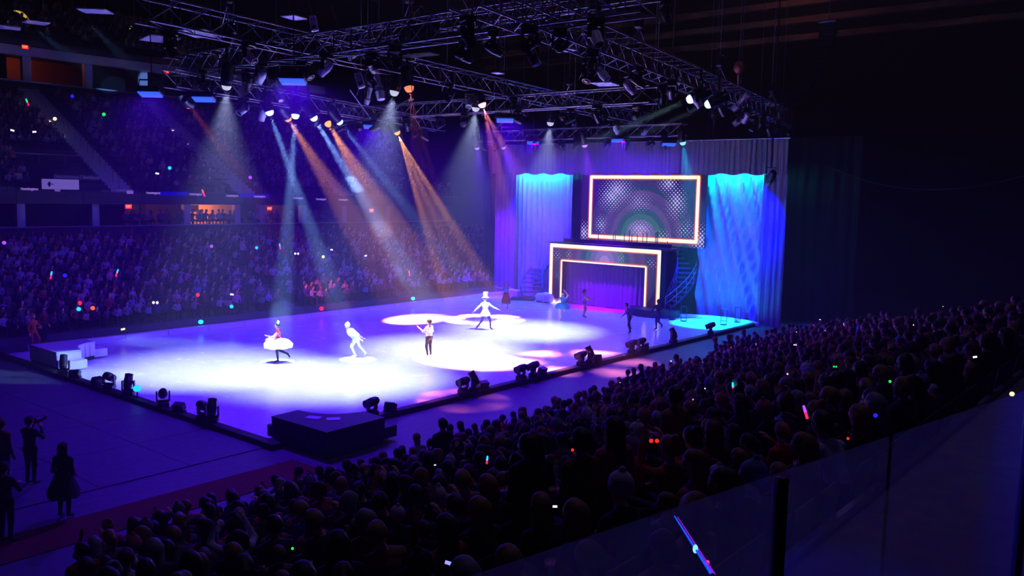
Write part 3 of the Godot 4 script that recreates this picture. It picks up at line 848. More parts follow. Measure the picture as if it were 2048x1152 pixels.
func build_stage() -> void:
	# cloths
	tag(obj("masking_drape", curtain(-47, -17, 0.0, 11.5, -53.6, 0.12, 0.9, 0, 3), M.black_soft), "black masking drape hanging behind the whole stage", "curtain")
	var hd := obj("header_curtain", curtain(-42.7, -20.0, 9.08, 11.2, -49.7, 0.05, 0.34, 0, 4), M.grey_cloth)
	tag(hd, "wide grey pleated header curtain over the stage", "curtain")
	obj("pipe", mb().tube([Vector3(-42.8, 11.2, -49.7), Vector3(-19.9, 11.2, -49.7)], 0.04, 0.04, 8), M.steel, hd)
	for k in 6: obj("cable", mb().tube([Vector3(-42.0 + 4.3 * k, 11.2, -49.7), Vector3(-42.0 + 4.3 * k, 23.9, -49.7)], 0.015, 0.015, 5, false), M.steel, hd)
	tag(obj("leg_curtain", curtain(-42.6, -40.6, 0.03, 9.1, -49.95, 0.07, 0.42, 0, 5), M.grey_cloth), "narrow grey curtain left of the stage, lit violet beside the ice", "curtain")
	tag(obj("leg_curtain", curtain(-21.5, -20.0, 0.03, 9.1, -49.95, 0.07, 0.42, 0, 6), M.grey_cloth), "narrow dark blue curtain right of the stage beside the crowd", "curtain")
	tag(obj("satin_curtain", curtain(-41.6, -36.4, 0.03, 9.35, -51.2, 0.1, 0.46, 0.0, 7), M.pale_cloth), "straight hanging satin curtain lit cyan at the top, behind the left staircase", "curtain")
	tag(obj("satin_curtain", curtain(-26.3, -21.7, 0.03, 9.35, -51.3, 0.26, 0.85, -0.3, 8), M.pale_cloth), "swept satin curtain with slanting folds lit cyan, right of the screen", "curtain")
	tag(obj("inner_drape", curtain(-36.9, -25.4, 0.03, 9.4, -51.9, 0.08, 0.5, 0, 9), M.dark_cloth), "dark drape behind the video screen and balcony", "curtain")
	# cyan battens that graze the satin curtains from above
	for q in [[-38.9, 4.6, "left"], [-24.0, 4.2, "right"]]:
		var bt := thing("cyan_batten", "cyan light batten above the %s satin curtain" % q[0 + 2], "light", Vector3(q[0], 9.75, -50.75))
		obj("housing", mb().box(Vector3(0, 0.07, 0), Vector3(q[1], 0.14, 0.2), 0.02), M.black_metal, bt)
		for sx in [-0.4, 0.4]: obj("cable", mb().tube([Vector3(sx * q[1], 0.1, 0), Vector3(sx * q[1], 14.2, 0)], 0.015, 0.015, 5, false), M.steel, bt)
		for k in 6: obj("lamp_lens", mb().box(Vector3((k - 2.5) * q[1] / 6.2, -0.015, 0), Vector3(0.5, 0.03, 0.14), 0.005), glow(Color(0.1, 0.9, 1.0), 2.0), bt)
		area(Vector3(q[0], 9.7, -50.75), Vector3(0, -1, -0.1), Color(0.0, 0.88, 1.0), 40.0, Vector2(q[1], 0.14))
	# video screen
	var sw := 9.6
	var shh := 4.7
	var sx := -35.15
	var sy := 4.42
	var pic := led_picture(sw, shh, 72.0, [[0.78, 0.38, 9.02, 4.5]], Vector2(4.9, 0.5), [[2.9, 3.6, 0.9, 1.6, 1.3], [2.5, 3.2, 0.9, 1.3, 1.2], [4.6, 2.9, 0.55, 1.2, 0.9], [6.9, 4.1, 0.9, 1.0, 0.8], [7.5, 2.9, 0.85, 0.9, 1.4], [4.8, 1.1, 0.7, 1.1, 0.6], [1.7, 1.2, 0.75, 0.6, 0.8], [0.3, 0.6, 0.95, 0.7, 1.0], [9.3, 0.5, 0.95, 0.9, 1.2], [8.2, 1.1, 0.5, 0.9, 0.8], [6.6, 0.6, 0.5, 0.7, 0.6]], [true], 0.105)
	var scr := thing("video_screen", "large video screen with glowing orange frame and dotted arc pattern", "screen", Vector3(sx, sy, -50.6))
	obj("housing", mb().box(Vector3(sw / 2, shh / 2, -0.1), Vector3(sw, shh, 0.18), 0.01), M.black, scr)
	var fb := mb(); face(fb, 0, 0, sw, shh, 0.0, sw, shh)
	obj("screen_display", fb, pic, scr)
	area(Vector3(sx + sw / 2, sy + shh / 2, -50.5), Vector3(0, 0, 1), Color(1.0, 0.75, 0.6), 1.2, Vector2(sw, shh))
	# portal with two glowing frames
	var pw := 8.9
	var ph := 4.2
	var ppic := led_picture(pw, ph, 72.0, [[0.12, 0.12, 8.78, 4.08], [1.1, 0.12, 7.75, 2.98]], Vector2(4.6, 3.2), [[0.6, 3.4, 0.4, 0.45, 0.45], [1.6, 3.5, 0.35, 0.4, 0.35], [5.9, 3.5, 0.4, 0.4, 0.35], [8.2, 3.3, 0.4, 0.5, 0.45], [0.6, 1.9, 0.2, 0.3, 0.35]], [true, false], 0.125)
	var po := thing("stage_portal", "square stage portal outlined by two glowing orange-white frames", "portal", Vector3(-36.62, 0.03, -49.0))
	for q in [[0.0, 0.0, 1.1, 4.2], [7.75, 0.0, 8.9, 4.2], [1.1, 3.0, 7.75, 4.2]]:
		var fm := mb(); face(fm, q[0] , q[1], q[2], q[3], 0.0, pw, ph)
		obj("screen_panel", fm, ppic, po)
		obj("housing", mb().box(Vector3((q[0] + q[2]) / 2, (q[1] + q[3]) / 2, -0.35), Vector3(q[2] - q[0], q[3] - q[1], 0.69), 0.01), M.black, po)
	area(Vector3(-32.2, 3.6, -48.85), Vector3(0, 0, 1), Color(1.0, 0.72, 0.5), 2.4, Vector2(8.6, 1.0))
	tag(obj("portal_curtain", curtain(-35.5, -28.9, 0.05, 3.1, -49.5, 0.07, 0.36, 0, 11), M.grey_cloth), "violet lit pleated curtain closing the stage portal", "curtain")
	# balcony over the portal
	var bal := thing("stage_balcony", "dark balcony deck over the portal with upright rods", "balcony", Vector3(-32.1, 4.2, -50.1))
	obj("deck", mb().box(Vector3(0.2, 0.08, 0), Vector3(9.6, 0.14, 2.2), 0.02), M.black, bal)
	obj("fascia", mb().box(Vector3(0.4, 0.27, 0.35), Vector3(8.6, 0.26, 0.06), 0.01), M.black_soft, bal)
	for q in [[1197, 460], [1227, 463], [1231, 459], [1249, 467], [1259, 461], [1264, 468], [1275, 468], [1286, 465], [1294, 465], [1311, 466], [1314, 464], [1316, 463], [1335, 482]]:
		var p := at_z(q[0], q[1], -49.4)
		obj("rod", mb().tube([Vector3(p.x + 32.1, 0.15, 0.7), Vector3(p.x + 32.1, p.y - 4.2, 0.7)], 0.022, 0.022, 6), M.black, bal)
	# low dark riser with a rounded front at the right foot of the portal
	var rs := mb()
	var rim := []
	for k in 13: rim.append(Vector2(-27.9 + 1.75 * cos(PI * k / 12.0), -48.9 + 1.5 * sin(PI * k / 12.0)))
	for k in 12:
		rs.quad(Vector3(rim[k + 1].x, 0.03, rim[k + 1].y), Vector3(rim[k].x, 0.03, rim[k].y), Vector3(rim[k].x, 0.5, rim[k].y), Vector3(rim[k + 1].x, 0.5, rim[k + 1].y))
		rs.poly([Vector3(-27.9, 0.5, -48.9), Vector3(rim[k + 1].x, 0.5, rim[k + 1].y), Vector3(rim[k].x, 0.5, rim[k].y)])
	tag(obj("round_riser", rs, M.dark_panel), "low round dark riser at the right foot of the portal", "platform")
	# curved staircases
	for sg in [-1.0, 1.0]:
		var cx := -37.2 if sg < 0 else -28.3
		var ri := 1.25 if sg < 0 else 0.7
		var ro := 2.7 if sg < 0 else 1.9
		var st := thing("curved_staircase", "curved open staircase %s, climbing to the balcony" % ("beside the cyan cannon" if sg < 0 else "above the cyan lit floor"), "staircase", Vector3(cx, 0.03, -50.9))
		var outer := []; var inner := []
		var n := 14
		for k in n:
			var th := lerpf(deg_to_rad(62), deg_to_rad(-75), float(k) / (n - 1))
			var e := Vector3(sg * cos(th), 0, sin(th))
			var e2 := Vector3(sg * cos(th - 0.2), 0, sin(th - 0.2))
			var y := 0.3 * (k + 1)
			var tb := mb()
			for lay in [0.0, 0.05]:
				var a := e * ri + Vector3(0, y - lay, 0); var b := e * ro + Vector3(0, y - lay, 0); var c := e2 * ro + Vector3(0, y - lay, 0); var d := e2 * ri + Vector3(0, y - lay, 0)
				if (lay == 0.0) == (sg > 0): tb.quad(a, d, c, b) if false else tb.quad(a, b, c, d)
				else: tb.quad(d, c, b, a)
			tb.box(e * (ri + ro) / 2 + Vector3(0, y - 0.06, 0), Vector3(ro - ri, 0.11, 0.05), 0.0, Basis(e, Vector3.UP, e.cross(Vector3.UP)))
			obj("tread", tb, M.stair, st)
			outer.append(e * (ro + 0.03) + Vector3(0, y - 0.12, 0)); inner.append(e * (ri - 0.03) + Vector3(0, y - 0.12, 0))
		for s in [outer, inner]:
			obj("stringer", mb().tube(s, 0.07, 0.07, 8), M.dark_panel, st)
			for hh in [0.55, 1.0]:
				var hr := []
				for p in s: hr.append(p + Vector3(0, hh, 0))
				obj("handrail", mb().tube(hr, 0.028, 0.028, 8), M.steel, st)
			for k in range(0, n, 2): obj("baluster", mb().tube([s[k], s[k] + Vector3(0, 1.0, 0)], 0.022, 0.022, 6), M.steel, st)
		# foot of the stair
		obj("plinth", mb().box(Vector3(sg * (ri + ro) * 0.36, 0.1, ro * 0.86), Vector3(1.7, 0.2, 0.8), 0.03, Basis(Vector3.UP, -sg * 0.5)), M.dark_panel, st)
	# low curved apron with posts on the right, washed cyan
	var ap := thing("stage_apron", "low curved white apron on the right, lit bright cyan", "platform", Vector3(-23.6, 0.03, -48.9))
	for k in 9:
		var th := lerpf(0.25, PI - 0.3, k / 8.0)
		var e := Vector3(cos(th) * 2.6, 0.11, -sin(th) * 1.1)
		var e2 := Vector3(cos(th + 0.33) * 2.6, 0.11, -sin(th + 0.33) * 1.1)
		obj("kerb_piece", mb().box((e + e2) / 2, Vector3((e2 - e).length(), 0.22, 0.2), 0.02, facing((e2 - e).cross(Vector3.UP))), M.white, ap)
	for q in [[1344, 640], [1367, 643], [1447, 650], [1475, 645]]:
		var p := at_h(q[0], q[1], 0.03)
		var pt := thing("frame_post", "small black frame post on the cyan lit floor beside the stage", "post", p, Basis.IDENTITY, "black frame posts right of the stage")
		obj("foot", mb().box(Vector3(0, 0.03, 0), Vector3(0.3, 0.06, 0.3), 0.01), M.black, pt)
		for s in [-0.18, 0.18]: obj("upright", mb().tube([Vector3(s, 0.06, 0), Vector3(s, 0.95, 0)], 0.022, 0.022, 6), M.black, pt)
		for yy in [0.25, 0.93]: obj("crossbar", mb().tube([Vector3(-0.18, yy, 0), Vector3(0.18, yy, 0)], 0.022, 0.022, 6), M.black, pt)
	# cannon and pale box near the left staircase
	var cn := thing("stage_cannon", "pale barrel shaped cannon lying beside the left portal leg", "cannon", at_z(1087, 597, -48.7) - Vector3(0, 0.35, 0), yaw(0.0))
	obj("barrel", mb().lathe([Vector2(0.0, -0.7), Vector2(0.12, -0.68), Vector2(0.12, -0.55), Vector2(0.3, -0.5), Vector2(0.34, 0.1), Vector2(0.4, 0.12), Vector2(0.4, 0.25), Vector2(0.36, 0.28), Vector2(0.3, 0.7), Vector2(0.0, 0.7)], 16, Transform3D(Basis(Vector3(0, 0, 1), -PI / 2), Vector3(0, 0.42, 0))), M.white, cn)
	obj("cradle", mb().box(Vector3(0, 0.08, 0), Vector3(0.9, 0.16, 0.5), 0.02), M.black, cn)
	tag(obj("set_box", mb().box(at_z(1026, 592, -49.2), Vector3(1.3, 0.95, 0.6), 0.03), M.white), "pale cyan lit set box left of the left staircase", "box")
	# stage lamps
	beam_light("cyan lamp aimed at the floor right of the stage", Vector3(-25.0, 10.9, -46.2), Vector3(-23.6, 0, -47.9), Color(0.0, 0.85, 1.0), 950, 13.5, false, 1.5, 0.5)
	beam_light("violet lamp aimed at the left leg curtain", Vector3(-41.2, 10.9, -46.2), Vector3(-42.0, 2.0, -49.6), Color(0.35, 0.0, 1.0), 800, 22, false, 1.5, 0.9)
	beam_light("violet lamp aimed at the portal curtain", Vector3(-32.0, 10.9, -46.2), Vector3(-32.0, 1.5, -49.5), Color(0.5, 0.0, 1.0), 950, 18, false, 1.5, 0.8)
	beam_light("deep blue lamp at the crowd side of the swept curtain", Vector3(-20.2, 8.6, -47.6), Vector3(-24.2, 3.6, -51.2), Color(0.01, 0.01, 1.0), 420, 46, false, 0.3, 0.9)
	beam_light("deep blue lamp aimed at the straight satin curtain", Vector3(-38.8, 10.9, -46.2), Vector3(-38.8, 4.0, -51.0), Color(0.03, 0.0, 1.0), 900, 28, false, 1.5, 0.9)

# ---------------------------------------------------------------- rink edge
func podium(called: String, label: String, at: Vector3, mx: float, front) -> void:
	var t := thing(called, label, "platform", at)
	var ring := [Vector2(0, 0), Vector2(2.6, 0), Vector2(2.65, 1.0)]
	for k in range(1, 8):
		var u := k / 8.0
		ring.append(Vector2(lerpf(2.65, 1.05, u), lerpf(1.0, 2.3, u)) - Vector2(0.62, 0.72) * 0.42 * sin(PI * u))
	ring.append(Vector2(1.05, 2.3)); ring.append(Vector2(0.05, 2.25))
	var pts := []
	for q in ring: pts.append(Vector3(q.x * mx, 0, -q.y))
	var top := mb(); var y1 := Vector3(0, 0.82, 0); var lip := Vector3(0, 0.74, 0)
	var c := Vector3(0.9 * mx, 0.82, -0.9)
	for k in pts.size():
		var a: Vector3 = pts[k]; var b: Vector3 = pts[(k + 1) % pts.size()]
		if mx > 0: top.poly([c, a + y1, b + y1]); top.quad(a + lip, b + lip, b + y1, a + y1)
		else: top.poly([c, b + y1, a + y1]); top.quad(b + lip, a + lip, a + y1, b + y1)
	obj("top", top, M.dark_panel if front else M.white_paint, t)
	for k in pts.size():
		var a: Vector3 = pts[k]; var b: Vector3 = pts[(k + 1) % pts.size()]
		var cnt := maxi(1, int((b - a).length() / 0.85))
		for j in cnt:
			var p: Vector3 = a.lerp(b, float(j) / cnt) + Vector3(0, 0.2, 0); var q: Vector3 = a.lerp(b, (j + 1.0) / cnt) + Vector3(0, 0.2, 0)
			var g := (q - p).normalized() * 0.012
			var pm := mb()
			if mx > 0: pm.quad(p + g, q - g, q - g + Vector3(0, 0.54, 0), p + g + Vector3(0, 0.54, 0))
			else: pm.quad(q - g, p + g, p + g + Vector3(0, 0.54, 0), q - g + Vector3(0, 0.54, 0))
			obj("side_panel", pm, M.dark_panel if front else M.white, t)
	var bs := mb()
	for k in pts.size():
		var a: Vector3 = c.lerp(pts[k], 0.96); var b: Vector3 = c.lerp(pts[(k + 1) % pts.size()], 0.96)
		a.y = 0.0; b.y = 0.0
		if mx > 0: bs.quad(a, b, b + Vector3(0, 0.21, 0), a + Vector3(0, 0.21, 0))
		else: bs.quad(b, a, a + Vector3(0, 0.21, 0), b + Vector3(0, 0.21, 0))
	obj("base", bs, M.black, t)
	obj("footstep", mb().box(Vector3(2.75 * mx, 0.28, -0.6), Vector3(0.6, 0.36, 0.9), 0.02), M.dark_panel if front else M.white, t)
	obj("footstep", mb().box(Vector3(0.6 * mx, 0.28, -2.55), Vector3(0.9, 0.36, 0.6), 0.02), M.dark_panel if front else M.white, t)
	if front:
		obj("paper_sheet", mb().box(Vector3(1.55 * mx, 0.83, -0.75), Vector3(0.45, 0.01, 0.3), 0.0, yaw(0.4)), M.white_paint, t)
		obj("paper_sheet", mb().box(Vector3(1.0 * mx, 0.83, -1.05), Vector3(0.4, 0.01, 0.3), 0.0, yaw(0.9)), M.white, t)

var heads := []
func moving_head(tilt: float, pale := false) -> Node3D:
	var t := Node3D.new()
	t.set_meta("category", "stage light")
	obj("base", mb().box(Vector3(0, 0.08, 0), Vector3(0.38, 0.16, 0.32), 0.025), M.fix, t)
	var yk := obj("yoke", mb().box(Vector3(0, 0.19, 0), Vector3(0.42, 0.06, 0.14), 0.015).box(Vector3(0.2, 0.36, 0), Vector3(0.05, 0.34, 0.15), 0.015).box(Vector3(-0.2, 0.36, 0), Vector3(0.05, 0.34, 0.15), 0.015), M.fix, t)
	yk.set_meta("label", "U-shaped yoke")
	var tr := Transform3D(Basis(Vector3.RIGHT, tilt), Vector3(0, 0.46, 0))
	var hd := obj("head", mb().lathe([Vector2(0.0, -0.26), Vector2(0.1, -0.25), Vector2(0.14, -0.18), Vector2(0.16, 0.02), Vector2(0.14, 0.2), Vector2(0.145, 0.3), Vector2(0.12, 0.3)], 14, tr), M.fix_pale if pale else M.fix, t)
	obj("lens", mb().lathe([Vector2(0.12, 0.28), Vector2(0.06, 0.3), Vector2(0.0, 0.305)], 14, tr), M.lens, hd)
	return t
func place_head(kind: int, at: Vector3, turn: float, hang: bool, label: String, group: String) -> void:
	var o: Node3D = heads[kind].duplicate()
	o.name = numbered("moving_head_light")
	add_child(o)
	o.transform = Transform3D(yaw(turn) * (Basis(Vector3(0, 0, 1), PI) if hang else Basis.IDENTITY), at)
	tag(o, label, "stage light", group)

func snap(p: Vector3, ax: int, to: float) -> Vector3:
	p[ax] = to
	p.y = 0.18
	return p

func build_rink_edge() -> void:
	for q in [0.5, 1.1, -0.7, 2.0]: heads.append(moving_head(q))
	for q in [0.6, -0.9]: heads.append(moving_head(q, true))
	# black kerb of two sides, a pale one across the ice
	var kb := thing("ice_kerb", "black kerb along the crowd side of the ice", "kerb", Vector3(-21.4, 0, -32.5))
	for k in 16: obj("kerb_piece", mb().box(Vector3(0, 0.08, -17.3 + 2.2 * k + 1.0), Vector3(0.34, 0.2, 2.18), 0.02), M.black, kb)
	var kn := thing("ice_kerb", "black kerb along the near end of the ice", "kerb", Vector3(-31.5, 0, -14.9))
	for k in 10: obj("kerb_piece", mb().box(Vector3(-10.1 + 2.08 * k + 0.9, 0.08, 0), Vector3(2.06, 0.2, 0.34), 0.02), M.black, kn)
	var kl := thing("ice_kerb", "pale low kerb along the far crowd side of the ice", "kerb", Vector3(-41.6, 0, -33.5))
	for k in 15: obj("kerb_piece", mb().box(Vector3(0, 0.16, -16.3 + 2.25 * k + 1.0), Vector3(0.3, 0.3, 2.23), 0.03), M.white, kl)
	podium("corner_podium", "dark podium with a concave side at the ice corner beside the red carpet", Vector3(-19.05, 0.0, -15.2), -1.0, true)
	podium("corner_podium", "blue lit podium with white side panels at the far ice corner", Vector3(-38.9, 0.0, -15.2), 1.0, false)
	# moving heads and small boxes on the kerbs
	var near := [[150, 747, 0, 0.4], [230, 778, 3, 0.0], [283, 788, 0, 0.2], [343, 812, 3, 0.5], [424, 838, 3, -0.3], [443, 843, 0, 0.2]]
	for q in near: place_head(q[2], snap(at_h(q[0], q[1] - 3, 0.19), 2, -14.9), PI + q[3] + 0.6, false, "black moving-head light standing on the near end kerb", "moving-head lights on the near kerb")
	for q in [[823, 853, 3, 0.2], [982, 800, 3, 0.0], [1000, 794, 0, 0.5], [1088, 769, 3, 0.1], [1107, 762, 3, 0.4], [1190, 736, 3, 0.2], [1205, 731, 0, 0.3], [1278, 709, 3, 0.2], [1292, 704, 3, 0.0], [1349, 687, 0, 0.0], [1416, 668, 3, 0.4]]:
		place_head(q[2], snap(at_h(q[0], q[1] - 2, 0.19), 0, -21.4), -PI / 2 + q[3], false, "black moving-head light standing on the crowd side kerb", "moving-head lights on the crowd kerb")
	var wedge: Node3D = null
	for q in [[170, 752], [205, 768], [368, 821], [860, 842], [1020, 788], [1126, 756], [1218, 726], [1305, 700]]:
		var tr := Transform3D(yaw(0.3 * q[0]), snap(at_h(q[0], q[1], 0.18), 2 if q[0] < 500 else 0, -14.9 if q[0] < 500 else -21.4))
		if wedge == null:
			wedge = thing("floor_wash_light", "small black wash light box between the moving heads on the kerb", "stage light", tr.origin, tr.basis, "small wash light boxes on the kerbs")
			obj("body", mb().box(Vector3(0, 0.16, 0), Vector3(0.4, 0.26, 0.26), 0.03, Basis(Vector3.RIGHT, -0.4)), M.fix, wedge)
			obj("bracket", mb().box(Vector3(0, 0.03, 0), Vector3(0.46, 0.05, 0.2), 0.01), M.black_metal, wedge)
			obj("lens", mb().box(Vector3(0, 0.21, 0.12), Vector3(0.34, 0.18, 0.03), 0.005, Basis(Vector3.RIGHT, -0.4)), M.lens, wedge)
		else: copy(wedge, "floor_wash_light", tr)
	# coloured marker lamps on the kerb across the ice
	for q in [[402, 668, Color(0.1, 0.85, 1.0), "cyan"], [643, 637, Color(1.0, 0.1, 0.25), "red"], [826, 612, Color(0.1, 0.9, 0.95), "cyan"], [297, 788, Color(0.1, 0.7, 1.0), "cyan"]]:
		var p := at_x(q[0], q[1], -41.6) if q[1] < 700 else at_h(q[0], q[1], 0.25)
		var l := thing("marker_lamp", "small %s marker lamp on the %s" % [q[3], "pale kerb across the ice" if q[1] < 700 else "near kerb beside a moving head"], "lamp", Vector3(p.x, 0.18, p.z if q[1] < 700 else -14.9), Basis.IDENTITY, "kerb marker lamps")
		obj("stem", mb().tube([Vector3.ZERO, Vector3(0, 0.25, 0)], 0.03, 0.03, 6), M.black, l)
		obj("bulb", mb().ball(Vector3(0, 0.34, 0), Vector3(0.14, 0.12, 0.14), 10), glow(q[2], 6.0), l)

# ---------------------------------------------------------------- rig
var trusses := []
func truss(label: String, a: Vector3, b: Vector3, s: float, group := "") -> void:
	trusses.append([a, b, s])
	var l := (b - a).length()
	var bs := facing(b - a)
	var t := thing("lighting_truss", label, "truss", a, bs, group)
	var cr := [Vector3(-s, s, 0), Vector3(s, s, 0), Vector3(s, -s, 0), Vector3(-s, -s, 0)]
	for c in cr: obj("chord", mb().tube([c, c + Vector3(0, 0, l)], 0.035, 0.035, 6), M.alu, t)
	var n := mini(34, int(l / 0.9))
	var bay := l / n
	var dg := [mb(), mb(), mb()]
	dg[0].tube([Vector3(-s, -s, 0), Vector3(-s, s, bay)], 0.018, 0.018, 5, false)
	dg[1].tube([Vector3(s, s, 0), Vector3(s, -s, bay)], 0.018, 0.018, 5, false)
	dg[2].tube([Vector3(-s, -s, 0), Vector3(s, -s, bay)], 0.018, 0.018, 5, false)
	var vr := [mb().tube([Vector3(-s, -s, 0), Vector3(-s, s, 0)], 0.018, 0.018, 5, false), mb().tube([Vector3(s, -s, 0), Vector3(s, s, 0)], 0.018, 0.018, 5, false), mb().tube([Vector3(-s, s, 0), Vector3(s, s, 0)], 0.018, 0.018, 5, false)]
	var ms := []
	for q in dg + vr: ms.append(q.mesh())
	for k in n:
		for m in ms:
			obj("brace", m, M.alu, t).position = Vector3(0, 0, bay * k)

func beam_light(label: String, at: Vector3, target: Vector3, c: Color, e: float, half: float, gobo := false, lens_e := 9.0, soft := 0.4) -> void:
	var bs := facing(target - at)
	var t := thing("beam_light", label, "stage light", at, bs.scaled(Vector3.ONE * 1.35))
	obj("body", mb().lathe([Vector2(0.0, -0.62), Vector2(0.13, -0.6), Vector2(0.17, -0.45), Vector2(0.17, -0.1), Vector2(0.15, -0.02), Vector2(0.15, 0.03), Vector2(0.13, 0.03)], 14, Transform3D(Basis(Vector3.RIGHT, PI / 2), Vector3.ZERO)), M.fix, t)
	obj("lamp_lens", mb().lathe([Vector2(0.14, 0.0), Vector2(0.13, 0.08), Vector2(0.09, 0.15), Vector2(0.0, 0.18)], 14, Transform3D(Basis(Vector3.RIGHT, PI / 2), Vector3.ZERO)), glow(c.lerp(Color.WHITE, 0.5) if c.b > 0.5 else c, lens_e), t)
	var up := bs.inverse() * Vector3.UP
	obj("yoke", mb().tube([Vector3(0.2, 0, -0.28), Vector3(0.2, 0, -0.28) + up * 0.4, Vector3(-0.2, 0, -0.28) + up * 0.4, Vector3(-0.2, 0, -0.28)], 0.025, 0.025, 6), M.fix, t)
	obj("clamp", mb().tube([Vector3(0, 0, -0.28) + up * 0.4, Vector3(0, 0, -0.28) + up * (0.75 if at.y < 13.0 and at.y > 10.5 else (23.9 - at.y) / 1.35)], 0.04, 0.04, 6), M.fix, t)
	var d := (target - at).normalized()
	spot(at + d * 0.28, target, c, e, half, soft, 0.012 if gobo else 0.1)
	if gobo:     # a plate with cut-outs breaks the beam into patches
		var g := mb()
		var z := 0.4
		var rr := z * tan(deg_to_rad(half + 3.0))
		for ring in 5:
			var r0 := rr * ring / 5.0
			var r1 := rr * (ring + 1) / 5.0
			var seg := 24
			for s in seg:
				if ring in [1, 3] and (s + ring) % 4 < 2: continue
				var a0 := TAU * s / seg + ring * 0.2
				var a1 := TAU * (s + 1) / seg + ring * 0.2
				g.quad(Vector3(cos(a0) * r0, sin(a0) * r0, z), Vector3(cos(a0) * r1, sin(a0) * r1, z), Vector3(cos(a1) * r1, sin(a1) * r1, z), Vector3(cos(a1) * r0, sin(a1) * r0, z))
		obj("gobo_plate", g, M.black, t)
		obj("gobo_arm", mb().tube([Vector3(0, 0.15, 0), Vector3(0, rr, z)], 0.012, 0.012, 5), M.black, t)

